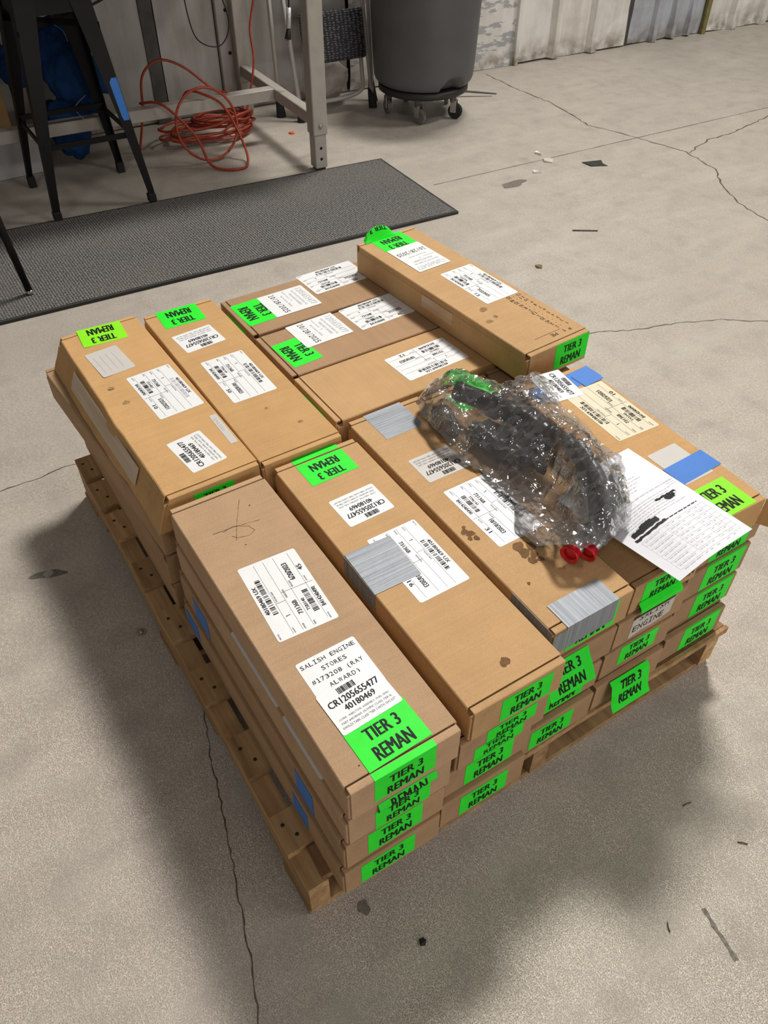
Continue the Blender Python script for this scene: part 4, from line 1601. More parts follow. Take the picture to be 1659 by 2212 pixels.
den = thing('denim_coveralls', 'bundle of blue denim work clothes heaped over the bench rail', 'clothes')
cloth_lump('cloth', [
    ([(-3.80, 0.69, 0.60), (-3.72, 0.74, 0.55), (-3.62, 0.80, 0.45), (-3.60, 0.86, 0.38), (-3.64, 0.92, 0.33)], [0.03, 0.075, 0.085, 0.075, 0.03]),
    ([(-3.78, 0.64, 0.52), (-3.68, 0.72, 0.44), (-3.64, 0.76, 0.36), (-3.68, 0.80, 0.30)], [0.06, 0.10, 0.10, 0.06]),
    ([(-3.76, 0.58, 0.46), (-3.74, 0.53, 0.46), (-3.72, 0.60, 0.40)], [0.05, 0.08, 0.06]),
    ([(-3.70, 0.70, 0.30), (-3.68, 0.695, 0.20), (-3.66, 0.715, 0.11), (-3.62, 0.735, 0.052)], [0.08, 0.085, 0.085, 0.038]),
    ([(-3.68, 0.80, 0.29), (-3.71, 0.83, 0.22), (-3.74, 0.84, 0.16)], [0.06, 0.05, 0.03]),
], MAT['denim'], den, 0.012, 0.030, 11)
for pts in ([(-3.655, 0.735, 0.615), (-3.622, 0.770, 0.585), (-3.600, 0.775, 0.545)], [(-3.505, 0.745, 0.25), (-3.53, 0.72, 0.30), (-3.53, 0.78, 0.345)]):
    tube('stitching', smooth_path(pts, 4), 0.0015, MAT['thread'], den, 5)

# ------------------------------------------------------------------ orange extension cord
cord = thing('extension_cord', 'orange extension cord in a tangled heap under the workbench', 'cord')
rr = random.Random(11)


def loop(cx, cy, rx, ry, z0, z1, turns, ph, jit=0.03, rot=0.0):
    out = []
    n = int(turns * 16)
    for k in range(n + 1):
        a = ph + 2 * math.pi * k / 16
        x = math.cos(a) * (rx + rr.uniform(-jit, jit) * 0.5)
        y = math.sin(a) * (ry + rr.uniform(-jit, jit) * 0.5)
        out.append((cx + x * math.cos(rot) - y * math.sin(rot), cy + x * math.sin(rot) + y * math.cos(rot), z0 + (z1 - z0) * k / n + rr.uniform(0, 0.012)))
    return out


def on_plane(cy, cz, ry, rz, x, lean, a0, a1, n=18):
    """part of a standing loop, leaning on the rail"""
    out = []
    for k in range(n + 1):
        a = math.radians(a0 + (a1 - a0) * k / n)
        y, z = math.cos(a) * ry, math.sin(a) * rz
        out.append((x + lean * (cz + z), cy + y, max(0.008, cz + z)))
    return out


heap = loop(-3.70, 1.42, 0.13, 0.22, 0.010, 0.05, 3, 0.3) + loop(-3.72, 1.50, 0.11, 0.16, 0.05, 0.10, 3, 1.0) + loop(-3.66, 1.34, 0.10, 0.20, 0.03, 0.11, 2, 2.0)
tube('cord_heap', smooth_path(heap, 3), 0.0062, MAT['cord_orange'], cord, 7)
tube('cord_loop', smooth_path(on_plane(1.29, 0.168, 0.155, 0.155, -3.36, -0.22, -60, 300), 3), 0.0062, MAT['cord_orange'], cord, 8)
tube('cord_loop', smooth_path([(-3.56, 1.03, 0.262), (-3.44, 1.10, 0.275), (-3.34, 1.20, 0.15), (-3.30, 1.235, 0.03), (-3.24, 1.27, 0.009), (-3.20, 1.335, 0.009), (-3.22, 1.40, 0.009), (-3.32, 1.44, 0.06), (-3.42, 1.40, 0.22), (-3.48, 1.33, 0.274), (-3.57, 1.27, 0.272), (-3.63, 1.24, 0.16)], 5), 0.0062, MAT['cord_orange'], cord, 8)
tube('cord_loop', smooth_path([(-3.68, 1.02, 0.012), (-3.64, 1.06, 0.20), (-3.61, 1.08, 0.36), (-3.60, 1.17, 0.42), (-3.58, 1.28, 0.38), (-3.54, 1.40, 0.275), (-3.50, 1.46, 0.262)], 5), 0.0062, MAT['cord_orange'], cord, 8)
tube('cord_riser', smooth_path([(-3.66, 1.60, 0.06), (-3.72, 1.71, 0.30), (-3.78, 1.735, 0.45), (-3.80, 1.79, 0.60), (-3.80, 1.82, 0.72), (-3.80, 1.86, 0.885)], 5), 0.0055, MAT['cord_orange'], cord, 8)

# black wire hanging from the bench against the wall
wire = thing('black_wire', 'thin black wire hanging in a loop before the wall', 'wire')
tube('strand', smooth_path([(-3.80, 1.44, 0.885), (-3.82, 1.42, 0.70), (-3.85, 1.45, 0.47), (-3.86, 1.51, 0.39), (-3.85, 1.60, 0.38), (-3.83, 1.645, 0.48), (-3.82, 1.60, 0.66), (-3.82, 1.57, 0.885)], 6), 0.003, MAT['wire_black'], wire, 6)

cable = thing('black_cable', 'thick black cable sagging along the wall behind the stool', 'cable')
tube('strand', smooth_path([(-3.93, 1.28, 0.88), (-3.94, 1.10, 0.645), (-3.94, 0.90, 0.59), (-3.95, 0.72, 0.565), (-3.96, 0.50, 0.57), (-3.98, 0.1, 0.62), (-4.0, -0.3, 0.80)], 5), 0.006, MAT['wire_black'], cable, 7)

# ------------------------------------------------------------------ folding step stool
st = thing('step_stool', 'folded step stool with a black diamond tread leaning at the wall', 'step stool')


def room3(s, t, z):
    return tuple(room(s, t, z))


for s, tb in ((0.205, 0.36), (0.665, 0.33)):
    l = tube('leg', [room3(s, tb - 0.02, 0.03), room3(s - 0.02, 0.12, 0.98)], 0.0125, MAT['tube_grey'], st, 12)
    tube('foot', [room3(s, tb - 0.018, 0.0), room3(s - 0.002, tb - 0.04, 0.095)], [0.024, 0.018], MAT['rubber'], l, 10)
for s, tb in ((0.14, 0.20), (0.72, 0.20)):
    l = tube('rear_leg', [room3(s, tb, 0.03), room3(s + 0.02, 0.08, 0.98)], 0.0125, MAT['tube_grey'], st, 12)
    tube('foot', [room3(s, tb + 0.01, 0.0), room3(s, tb - 0.02, 0.13)], [0.028, 0.014], MAT['rubber'], l, 10)
tube('lower_frame', smooth_path([room3(0.24, 0.26, 0.06), room3(0.50, 0.26, 0.06), room3(0.62, 0.26, 0.09), room3(0.635, 0.24, 0.16), room3(0.635, 0.20, 0.40)], 6), 0.012, MAT['tube_grey'], st, 10)
for z0 in (0.255, 0.585):
    Mx = Matrix.Translation(room(0.455, 0.255 - 0.25 * (z0 - 0.25), z0 + 0.115)) @ Matrix.Rotation(math.atan2(WD.y, WD.x) - math.pi / 2, 4, 'Z') @ Matrix.Rotation(math.radians(-12), 4, 'Y')
    bm = bmesh.new()
    add_box(bm, (-0.016, -0.185, -0.118), (0.016, 0.185, 0.118), 0.012, 2, Mx)
    from_bm('tread', bm, MAT['tread'], st)
roll = thing('fabric_roll', 'crumpled off-white fabric roll behind the step stool', 'roll')
cloth_lump('fabric', [([room3(0.40, 0.10, 0.10), room3(0.50, 0.11, 0.13), room3(0.58, 0.11, 0.17)], [0.075, 0.09, 0.07]), ([room3(0.45, 0.10, 0.075), room3(0.55, 0.10, 0.078)], [0.07, 0.07])], simple('dusty_white_fabric', (0.42, 0.39, 0.35, 1), 0.9), roll, 0.014, 0.03, 12)

# plug hanging by the bench leg
plug = thing('power_plug', 'black power plug with a silver tag hanging beside the bench leg', 'plug')
a_, b_ = Vector((-3.40, 1.80, 0.885)), Vector((-3.42, 1.785, 0.60))
tube('cord', [a_, b_], 0.004, MAT['wire_black'], plug, 8)
tube('tag', [b_ + Vector((0, 0, 0.0)), b_ + Vector((0, -0.008, -0.085))], [0.012, 0.012], MAT['foil'], plug, 8)
l = tube('plug_head', [b_ + Vector((0, -0.008, -0.086)), b_ + Vector((0, -0.016, -0.13))], [0.009, 0.016], MAT['black_plastic'], plug, 10)
for d in (-0.006, 0.006):
    tube('prong', [b_ + Vector((0, -0.016 + d, -0.131)), b_ + Vector((0, -0.019 + d, -0.155))], 0.002, MAT['bolt'], l, 6)

# ------------------------------------------------------------------ waste bin on its dolly
BC = Vector((-3.44, 2.59, 0))
bin_ = thing('waste_bin', 'large round grey plastic bin on a black wheeled dolly', 'bin', tuple(BC))
prof = [(0.10, 0.165), (0.225, 0.166), (0.245, 0.169), (0.255, 0.175), (0.266, 0.188), (0.272, 0.205), (0.273, 0.22), (0.274, 0.235), (0.276, 0.25), (0.288, 0.50), (0.300, 0.80), (0.302, 0.885), (0.318, 0.895), (0.318, 0.915), (0.296, 0.915), (0.292, 0.86), (0.262, 0.25), (0.235, 0.19), (0.05, 0.185)]
o = lathe('tub', prof, MAT['bin'], bin_, 96)
o.modifiers.new('n', 'WEIGHTED_NORMAL')
# the moulded hand notch pressed into the foot of the tub
for v in o.data.vertices:
    a_ = math.degrees(math.atan2(v.co.y, v.co.x)) - 2
    k = max(0.0, 1 - (a_ / 17) ** 2 - (max(0, v.co.z - 0.16) / 0.075) ** 2)
    if k > 0 and v.co.xy.length > 0.2:
        f = 1 - 0.17 * min(1.0, k * 2.2)
        v.co.x *= f
        v.co.y *= f
dolly = thing('bin_dolly', 'black plastic dolly with casters under the grey bin', 'dolly', tuple(BC))
lathe('platform', [(0.05, 0.128), (0.238, 0.126), (0.248, 0.132), (0.248, 0.160), (0.240, 0.164), (0.05, 0.162)], MAT['black_plastic'], dolly, 48)
for k, a in enumerate((-42, 25, -112, 100, 172)):
    ca, sa = math.cos(math.radians(a)), math.sin(math.radians(a))
    x, y = 0.195 * ca, 0.195 * sa
    cst = lathe('caster', [(0.020, 0.085), (0.020, 0.118), (0.026, 0.120), (0.026, 0.1265)], MAT['bolt'], dolly, 16, loc=(x, y, 0))
    fa = math.radians(a + (60, 15, -80, 40, 10)[k])
    q = Matrix.Translation((0.014 * math.cos(fa), 0.014 * math.sin(fa), 0.0405)) @ Matrix.Rotation(fa, 4, 'Z') @ Matrix.Rotation(math.radians(90), 4, 'X') @ Matrix.Translation((0, 0, -0.012))
    lathe('wheel', [(0.012, 0.0), (0.034, 0.0), (0.0395, 0.004), (0.0395, 0.020), (0.034, 0.024), (0.012, 0.024)], MAT['grey_rubber'] if k != 1 else MAT['rubber'], cst, 24, mat4=q, smooth=False)
    bm = bmesh.new()
    for s in (-1, 1):
        add_box(bm, (-0.012, s * 0.0165 - 0.0015, 0.035), (0.022, s * 0.0165 + 0.0015, 0.095), 0.0, 1, Matrix.Rotation(fa, 4, 'Z'))
    from_bm('fork', bm, MAT['bolt'], cst)

# ------------------------------------------------------------------ small things on the floor
def scrap(name, label, cat, x, y, pts, th, mat, group=None, z=0.0006):
    o = thing(name, label, cat, (x, y, z), 0, group)
    bm = bmesh.new()
    a = [bm.verts.new((p[0], p[1], 0)) for p in pts]
    b = [bm.verts.new((p[0], p[1], th * (1 + 0.6 * math.sin(k * 2.3)))) for k, p in enumerate(pts)]
    bm.faces.new(a[::-1])
    bm.faces.new(b)
    for i in range(len(pts)):
        j = (i + 1) % len(pts)
        bm.faces.new((a[i], a[j], b[j], b[i]))
    from_bm('piece', bm, mat, o)
    return o


scrap('plastic_scrap', 'torn black scrap on the open floor beyond the mat', 'scrap', -2.347, 2.885, [(-0.04, -0.05), (0.02, -0.045), (0.06, 0.03), (0.03, 0.025), (-0.01, 0.05), (-0.03, 0.0)], 0.003, MAT['black_plastic'])
for k, (x, y, w) in enumerate(((-2.592, 2.727, 0.3), (-2.408, 2.562, 1.2))):
    scrap('chalk_bit', ['small white chip just beyond the saw joint', 'small white chip on the mat side of the saw joint'][k], 'chip', x, y, [(math.cos(w) * a - math.sin(w) * b, math.sin(w) * a + math.cos(w) * b) for a, b in ((-0.02, -0.007), (0.02, -0.008), (0.021, 0.007), (-0.019, 0.008))], 0.008, MAT['white'])
scrap('plastic_bit', 'crumpled clear plastic bit between the two white chips', 'scrap', -2.493, 2.709, [(-0.03, -0.01), (0.0, -0.03), (0.03, 0.0), (0.01, 0.02), (-0.02, 0.02)], 0.006, MAT['white_grey'])
scrap('orange_bit', 'tiny orange bit on the floor under the bench rail', 'scrap', -3.519, 1.80, [(-0.012, -0.012), (0.012, -0.010), (0.014, 0.012), (-0.010, 0.013)], 0.006, simple('orange_plastic', (0.8, 0.10, 0.02, 1), 0.5))
scrap('leaf_bit', 'dried leaf fragment on the floor past the loose carton', 'scrap', -1.653, 1.935, [(-0.016, -0.008), (0.0, -0.014), (0.016, 0.0), (0.004, 0.012), (-0.01, 0.008)], 0.005, simple('dry_leaf', (0.20, 0.15, 0.06, 1), 0.8))
scrap('dirt_lump', 'small black lump of dirt on the floor before the pallet', 'dirt', 0.149, 0.141, [(-0.006, -0.004), (0.003, -0.007), (0.007, 0.001), (0.002, 0.006), (-0.005, 0.004)], 0.005, MAT['rubber'])
tw = thing('twig', 'thin dark sliver lying on the floor past the mat corner', 'twig')
tube('sliver', [(-1.83, 2.27, 0.003), (-1.77, 2.36, 0.003)], 0.0025, MAT['crack'], tw, 6)
rr = random.Random(21)
bits = []
for k, (x, y, a, ln) in enumerate(((0.20, 1.05, 0.3, 0.02), (0.12, 1.22, 1.0, 0.03), (0.28, 0.92, 2.0, 0.02), (0.33, 0.75, 0.8, 0.018), (0.36, 0.52, 2.6, 0.016), (0.22, 0.72, 1.4, 0.02), (0.17, 1.30, 2.2, 0.03))):
    o = thing('wood_splinter', 'thin brown splinter on the floor near the open pallet corner', 'splinter', (x, y, 0.002), math.degrees(a), 'splinters on the floor by the pallet')
    tube('sliver', [(-ln / 2, 0, 0), (0, 0.001, 0.0005), (ln / 2, 0, 0)], 0.0012, MAT['crack'], o, 5)
anch = thing('floor_anchor', 'round metal anchor stud set in the floor beside the pallet', 'anchor', (-0.757, -0.038, 0.0005))
lathe('washer', [(0.006, 0.0), (0.0115, 0.0), (0.0115, 0.0016), (0.006, 0.0016)], MAT['bolt'], anch, 20, smooth=False)
lathe('stud', [(0.0058, 0.0), (0.0058, 0.004), (0.003, 0.005)], MAT['bolt'], anch, 14)
an2 = thing('floor_anchor', 'flush anchor hole with dark smear farther along the floor', 'anchor', (-1.054, -0.171, 0.001))
lathe('rim', [(0.007, 0.0), (0.012, 0.0), (0.012, 0.001), (0.007, 0.001)], MAT['bolt'], an2, 18, smooth=False)
lathe('hole', [(0.0068, 0.0), (0.0068, 0.0005)], MAT['nail'], an2, 14, smooth=False)
bars_ = thing('metal_strip', 'bent light metal strip on the floor behind the bin', 'strip')
vs, fs = [], []
bm = bmesh.new()
bar(bm, (-3.66, 2.96, 0.014), (-3.475, 3.155, 0.006), 0.030, 0.004)
bar(bm, (-3.56, 2.90, 0.006), (-3.455, 3.10, 0.003), 0.012, 0.003)
from_bm('strip', bm, MAT['tube_grey'], bars_)


# ------------------------------------------------------------------ hoses in the clear bag
asm = thing('hose_assembly', 'black part with two grey hoses ending in red caps, inside the clear bag', 'hose assembly')
MAT['hose'] = simple('grey_black_hose', (0.045, 0.047, 0.050, 1), 0.4, 0.0, 0.25, 60, 0.3, 200)
MAT['hose_grey'] = simple('silver_grey_hose', (0.15, 0.155, 0.16, 1), 0.35, 0.2, 0.2, 60, 0.3, 200)
MAT['hose_black'] = simple('oily_black_hose', (0.010, 0.010, 0.011, 1), 0.28, 0.0, 0.3, 40, 0.4, 90)
MAT['ferrule'] = simple('dull_steel_ferrule', (0.30, 0.31, 0.31, 1), 0.3, 0.8, 0.15)
MAT['red_cap'] = simple('red_plastic_cap', (0.62, 0.010, 0.018, 1), 0.3, 0.0, 0.06)
h1 = [(-0.310, 0.767, 0.540), (-0.237, 0.740, 0.535), (-0.172, 0.712, 0.524), (-0.134, 0.681, 0.512), (-0.118, 0.646, 0.499), (-0.115, 0.627, 0.490)]
h2 = [(-0.266, 0.751, 0.560), (-0.198, 0.729, 0.557), (-0.139, 0.706, 0.542), (-0.109, 0.679, 0.524), (-0.102, 0.662, 0.503), (-0.101, 0.651, 0.493)]
for hh, end in ((h1, (-0.109, 0.606, 0.489)), (h2, (-0.095, 0.633, 0.490))):
    p = smooth_path(hh, 8)
    # ribbed hose: radius alternates along its length
    hs = tube('hose', smooth_path(p, 3), [0.0125 + 0.0009 * (k % 2) for k in range(len(p) * 3 - 2)], MAT['hose'] if hh is h1 else MAT['hose_grey'], asm, 14)
    e = Vector(end)
    s = Vector(p[-1])
    d = (e - s).normalized()
    tube('ferrule', [s - d * 0.022, s + d * 0.002, s + d * 0.003, e], [0.0150, 0.0150, 0.0138, 0.0138], MAT['ferrule'], hs, 16)
    q = Matrix.Translation(e) @ d.to_track_quat('Z', 'Y').to_matrix().to_4x4()
    lathe('red_cap', [(0.002, 0.002), (0.0138, 0.0015), (0.0140, -0.009), (0.0152, -0.009), (0.0152, 0.000), (0.0178, 0.0035), (0.0178, 0.0065), (0.0150, 0.0070), (0.0115, -0.0005), (0.003, -0.0012)], MAT['red_cap'], hs, 24, mat4=q)
bodyp = smooth_path([(-0.577, 0.700, 0.515), (-0.506, 0.731, 0.515), (-0.436, 0.745, 0.522), (-0.372, 0.748, 0.528), (-0.330, 0.752, 0.532)], 8)
tube('black_body', bodyp, [0.0225 + 0.0022 * ((k // 2) % 2) if k > 10 else 0.020 for k in range(len(bodyp))], MAT['hose_black'], asm, 20)
tube('collar', [bodyp[9], bodyp[11]], 0.028, MAT['hose_black'], asm, 20)
tube('collar', [bodyp[20], bodyp[22]], 0.028, MAT['hose_black'], asm, 20)
b2 = smooth_path([(-0.49, 0.690, 0.486), (-0.42, 0.702, 0.488), (-0.36, 0.710, 0.490), (-0.30, 0.714, 0.491)], 8)
cloth_lump('black_sleeve', [([(-0.50, 0.685, 0.482), (-0.42, 0.700, 0.484), (-0.36, 0.712, 0.486), (-0.30, 0.716, 0.485)], [0.012, 0.018, 0.019, 0.012]), ([(-0.47, 0.662, 0.480), (-0.40, 0.676, 0.481), (-0.33, 0.690, 0.481)], [0.010, 0.014, 0.010]), ([(-0.48, 0.705, 0.490), (-0.40, 0.718, 0.496), (-0.33, 0.728, 0.498)], [0.012, 0.016, 0.012])], MAT['hose_black'], asm, 0.005, 0.008, 35)
tube('fitting', [(-0.40, 0.715, 0.505), (-0.395, 0.708, 0.520)], 0.009, MAT['ferrule'], asm, 12)
rag = thing('oily_rag', 'oil-stained grey-brown rag inside the clear bag', 'rag')
tt = NT('oily_rag_cloth')
MAT['oily'] = tt.out(tt.mix(tt.ramp(tt.noise(45, 4), 0.42, 0.58), (0.035, 0.028, 0.020, 1), (0.30, 0.22, 0.14, 1)), 0.55, 0.0, tt.bump(tt.noise(60, 3), 0.6, 0.006))
cloth_lump('cloth', [([(-0.585, 0.652, 0.479), (-0.53, 0.648, 0.482), (-0.495, 0.640, 0.478)], [0.016, 0.020, 0.014]), ([(-0.58, 0.665, 0.479), (-0.545, 0.660, 0.480)], [0.016, 0.018])], MAT['oily'], rag, 0.006, 0.012, 40)
rag2 = thing('spotted_pad', 'white absorbent pad with black oil spots at the bag edge', 'pad')
tt = NT('spotted_pad_cloth')
MAT['spotted'] = tt.out(tt.mix(tt.ramp(tt.noise(120, 3, 0.7), 0.40, 0.46), (0.02, 0.02, 0.02, 1), (0.62, 0.58, 0.52, 1)), 0.8, 0.0, tt.bump(tt.noise(80, 3), 0.5, 0.004))
cloth_lump('cloth', [([(-0.205, 0.790, 0.5350), (-0.165, 0.765, 0.5345), (-0.125, 0.737, 0.530)], [0.010, 0.0115, 0.010])], MAT['spotted'], rag2, 0.005, 0.005, 50)

# clear crumpled film over it all
OUT = [(-0.633, 0.65), (-0.658, 0.693), (-0.655, 0.735), (-0.631, 0.768), (-0.612, 0.800), (-0.569, 0.850), (-0.536, 0.872), (-0.512, 0.880), (-0.468, 0.868), (-0.430, 0.852), (-0.400, 0.838), (-0.352, 0.844), (-0.294, 0.830), (-0.23, 0.820), (-0.162, 0.768), (-0.091, 0.723), (-0.080, 0.684), (-0.077, 0.650), (-0.086, 0.615), (-0.108, 0.585), (-0.155, 0.583), (-0.223, 0.581), (-0.28, 0.625), (-0.386, 0.622), (-0.453, 0.601), (-0.516, 0.601), (-0.576, 0.611), (-0.616, 0.624)]


def ground(x, y):
    g = 0.4645
    # step up on to the blue-taped carton, and the sheet of paper lying over it
    if x > -0.53:
        t = min(1.0, max(0.0, (y - 0.735) / 0.05))
        g = max(g, 0.4645 + 0.0595 * t)
    if x > -0.25 and y > 0.665:
        v = min(1.0, max(0.0, (x + 0.235) / 0.275))
        t = min(1.0, max(0.0, (0.792 - y) / 0.11))
        g = max(g, 0.5250 - (0.036 * (1 - v) + 0.020 * v) * t * t * (2 - t))
    return g


def seg_d(p, a, b):
    ab, ap = b - a, p - a
    t = max(0.0, min(1.0, ap.dot(ab) / max(ab.dot(ab), 1e-9)))
    return (ap - ab * t).length, t


CAPS = []
for pth, rad in ((h1, 0.016), (h2, 0.016), ([tuple(v) for v in bodyp[::6]], 0.031), ([(-0.49, 0.690, 0.484), (-0.30, 0.716, 0.485)], 0.024), ([(-0.46, 0.664, 0.480), (-0.33, 0.690, 0.481)], 0.018), ([(-0.10, 0.652, 0.492), (-0.092, 0.626, 0.49)], 0.026), ([(-0.116, 0.627, 0.49), (-0.106, 0.599, 0.488)], 0.026),
                 ([(-0.585, 0.655, 0.480), (-0.495, 0.645, 0.480)], 0.034), ([(-0.205, 0.790, 0.5345), (-0.125, 0.735, 0.524)], 0.018)):
    for a, b in zip(pth[:-1], pth[1:]):
        CAPS.append((Vector(a), Vector(b), rad))


def film_z(x, y):
    g = ground(x, y)
    z = g
    p = Vector((x, y))
    for a, b, r_ in CAPS:
        d, t = seg_d(p, a.xy, b.xy)
        zc = a.z + (b.z - a.z) * t
        if d < r_ * 2.6:
            top = zc + math.sqrt(max(0.0, r_ * r_ - d * d)) if d < r_ * 0.8 else zc + r_ * 0.6 - (d - r_ * 0.8) * (0.9 + (zc + r_ * 0.6 - g) * 2)
            z = max(z, top + 0.0025)
    return z


def crumple(x, y, s):
    v = Vector((x, y, 0.0))
    w = v + Vector((noise.noise(v * 9), noise.noise(v * 9 + Vector((5, 5, 5))), 0)) * 0.02
    a = 1 - abs(noise.noise(w * 15 * s + Vector((1.7, 0, 0)))) * 2
    b = 1 - abs(noise.noise(w * 34 * s + Vector((0, 4.2, 0)))) * 2
    # long pulled creases across the bag
    u, q = v.x * 0.80 + v.y * 0.60, v.y * 0.80 - v.x * 0.60
    c = 1 - abs(noise.noise(Vector((u * 55 + 2 * noise.noise(v * 7), q * 9, 7.7)))) * 2.4
    d = 1 - abs(noise.noise(Vector((u * 8, q * 50 + 2 * noise.noise(v * 6), 2.1)))) * 2.6
    return max(0, a) * 0.40 + max(0, b) * 0.25 + max(0, c) * 0.35 + max(0, d) * 0.25


def poly_in(x, y, P):
    c = False
    j = len(P) - 1
    for i in range(len(P)):
        if (P[i][1] > y) != (P[j][1] > y) and x < (P[j][0] - P[i][0]) * (y - P[i][1]) / (P[j][1] - P[i][1]) + P[i][0]:
            c = not c
        j = i
    return c


def edge_d(x, y, P):
    p = Vector((x, y))
    return min(seg_d(p, Vector(P[i]), Vector(P[(i + 1) % len(P)]))[0] for i in range(len(P)))


from mathutils.geometry import delaunay_2d_cdt
rim = []
for i in range(len(OUT)):
    a, b = Vector(OUT[i]), Vector(OUT[(i + 1) % len(OUT)])
    n = max(2, int((b - a).length / 0.007))
    for k in range(n):
        q = a.lerp(b, k / n)
        rim.append(q + Vector((noise.noise(Vector((q.x * 60, q.y * 60, 1))), noise.noise(Vector((q.x * 60, q.y * 60, 8))))) * 0.004)
pts = list(rim)
rr = random.Random(5)
g0 = 0.0088
x = -0.67
while x < -0.07:
    y = 0.56
    while y < 0.90:
        px, py = x + rr.uniform(-0.0036, 0.0036), y + rr.uniform(-0.0036, 0.0036)
        if poly_in(px, py, OUT) and edge_d(px, py, OUT) > 0.004:
            pts.append(Vector((px, py)))
        y += g0
    x += g0
cons = [(i, (i + 1) % len(rim)) for i in range(len(rim))]
V2, E2, F2, _, _, _ = delaunay_2d_cdt([Vector(p) for p in pts], cons, [], 1, 1e-6)
V3 = []
rj = random.Random(77)
for v in V2:
    z = film_z(v.x, v.y)
    e = edge_d(v.x, v.y, OUT)
    cr = crumple(v.x, v.y, 1.0)
    rise = 0.004 + 0.017 * min(1.0, e / 0.03)
    cr = max(0.0, cr * 0.75 + rj.uniform(0.0, 0.26))
    V3.append((v.x, v.y, z + 0.0012 + cr * rise + (0.010 * max(0, noise.noise(Vector((v.x * 14, v.y * 14, 2)))) if e < 0.03 else 0.0)))
bag = thing('plastic_bag', 'crumpled clear plastic bag over the hoses with red caps', 'bag')


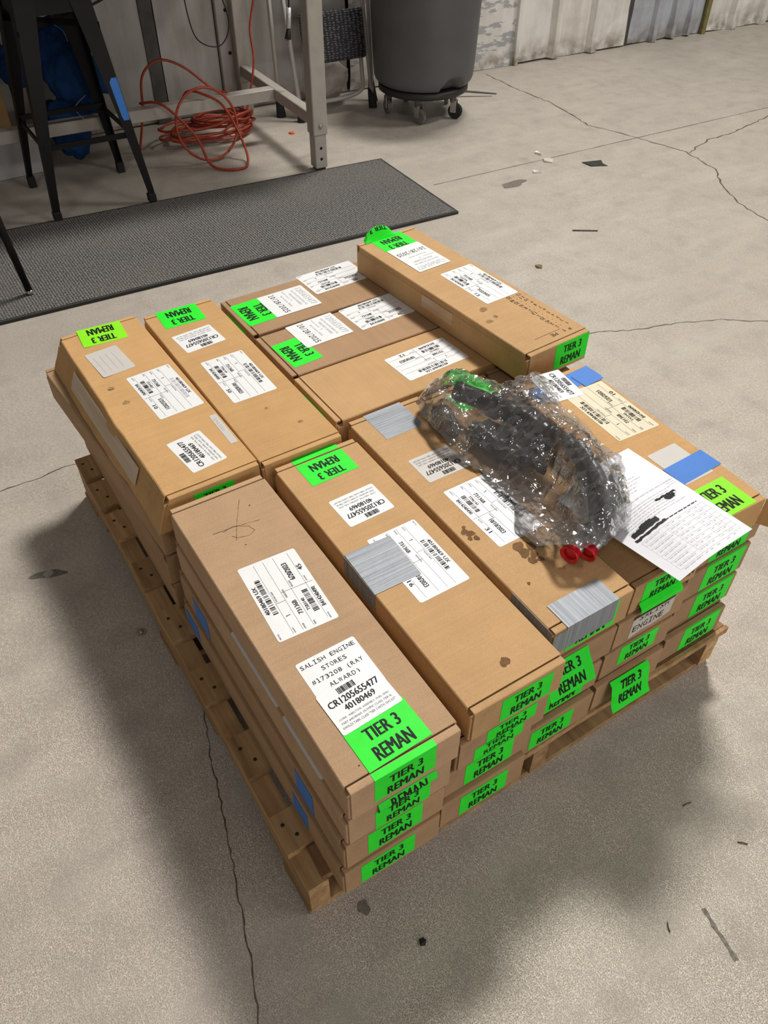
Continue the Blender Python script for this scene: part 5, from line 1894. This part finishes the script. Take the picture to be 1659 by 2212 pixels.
def film():
    m = bpy.data.materials.new('clear_plastic_film')
    m.use_nodes = True
    t = m.node_tree
    t.nodes.remove(t.nodes['Principled BSDF'])
    L = t.links.new
    out = t.nodes['Material Output']
    tr = t.nodes.new('ShaderNodeBsdfTransparent')
    tr.inputs[0].default_value = (0.93, 0.92, 0.92, 1)
    gl = t.nodes.new('ShaderNodeBsdfGlossy')
    gl.inputs['Roughness'].default_value = 0.11
    df = t.nodes.new('ShaderNodeBsdfTranslucent')
    df.inputs[0].default_value = (0.8, 0.8, 0.82, 1)
    d2 = t.nodes.new('ShaderNodeBsdfDiffuse')
    d2.inputs[0].default_value = (0.8, 0.8, 0.82, 1)
    tc = t.nodes.new('ShaderNodeTexCoord')
    nz = t.nodes.new('ShaderNodeTexNoise')
    nz.inputs['Scale'].default_value = 38
    nz.inputs['Detail'].default_value = 1
    L(tc.outputs['Object'], nz.inputs['Vector'])
    ab = t.nodes.new('ShaderNodeMath')
    ab.operation = 'SUBTRACT'
    L(nz.outputs['Fac'], ab.inputs[0])
    ab.inputs[1].default_value = 0.5
    a2 = t.nodes.new('ShaderNodeMath')
    a2.operation = 'ABSOLUTE'
    L(ab.outputs[0], a2.inputs[0])
    bp = t.nodes.new('ShaderNodeBump')
    bp.inputs['Strength'].default_value = 0.6
    bp.inputs['Distance'].default_value = 0.007
    n2 = t.nodes.new('ShaderNodeTexNoise')
    n2.inputs['Scale'].default_value = 95
    n2.inputs['Detail'].default_value = 1
    L(tc.outputs['Object'], n2.inputs['Vector'])
    s2 = t.nodes.new('ShaderNodeMath')
    s2.operation = 'SUBTRACT'
    L(n2.outputs['Fac'], s2.inputs[0])
    s2.inputs[1].default_value = 0.5
    b2_ = t.nodes.new('ShaderNodeMath')
    b2_.operation = 'ABSOLUTE'
    L(s2.outputs[0], b2_.inputs[0])
    ad = t.nodes.new('ShaderNodeMath')
    ad.operation = 'MULTIPLY_ADD'
    L(b2_.outputs[0], ad.inputs[0])
    ad.inputs[1].default_value = 0.45
    L(a2.outputs[0], ad.inputs[2])
    L(ad.outputs[0], bp.inputs['Height'])
    # oil smeared inside the closed end of the bag
    sx = t.nodes.new('ShaderNodeSeparateXYZ')
    L(tc.outputs['Object'], sx.inputs[0])
    mr = t.nodes.new('ShaderNodeMapRange')
    mr.inputs['From Min'].default_value = -0.44
    mr.inputs['From Max'].default_value = -0.58
    L(sx.outputs[0], mr.inputs['Value'])
    n3 = t.nodes.new('ShaderNodeTexNoise')
    n3.inputs['Scale'].default_value = 42
    n3.inputs['Detail'].default_value = 4
    L(tc.outputs['Object'], n3.inputs['Vector'])
    m3 = t.nodes.new('ShaderNodeMapRange')
    m3.inputs['From Min'].default_value = 0.44
    m3.inputs['From Max'].default_value = 0.62
    L(n3.outputs['Fac'], m3.inputs['Value'])
    mm3 = t.nodes.new('ShaderNodeMath')
    mm3.operation = 'MULTIPLY'
    L(mr.outputs[0], mm3.inputs[0])
    L(m3.outputs[0], mm3.inputs[1])
    tint = t.nodes.new('ShaderNodeMix')
    tint.data_type = 'RGBA'
    L(mm3.outputs[0], tint.inputs[0])
    tint.inputs[6].default_value = (0.93, 0.92, 0.92, 1)
    tint.inputs[7].default_value = (0.20, 0.13, 0.08, 1)
    L(tint.outputs[2], tr.inputs[0])
    L(bp.outputs[0], gl.inputs['Normal'])
    fr = t.nodes.new('ShaderNodeFresnel')
    fr.inputs[0].default_value = 1.5
    L(bp.outputs[0], fr.inputs['Normal'])
    ma = t.nodes.new('ShaderNodeMath')
    ma.operation = 'MULTIPLY_ADD'
    L(fr.outputs[0], ma.inputs[0])
    ma.inputs[1].default_value = 2.6
    ma.inputs[2].default_value = 0.04
    ms = t.nodes.new('ShaderNodeMixShader')
    ms.inputs[0].default_value = 0.5
    L(df.outputs[0], ms.inputs[1])
    L(d2.outputs[0], ms.inputs[2])
    m1 = t.nodes.new('ShaderNodeMixShader')
    m1.inputs[0].default_value = 0.20
    L(tr.outputs[0], m1.inputs[1])
    L(ms.outputs[0], m1.inputs[2])
    m2 = t.nodes.new('ShaderNodeMixShader')
    L(ma.outputs[0], m2.inputs[0])
    L(m1.outputs[0], m2.inputs[1])
    L(gl.outputs[0], m2.inputs[2])
    L(m2.outputs[0], out.inputs['Surface'])
    return m


MAT['film'] = film()
put('film', new_mesh('film', V3, [tuple(f) for f in F2 if len(f) == 3], MAT['film'], smooth=False), bag)
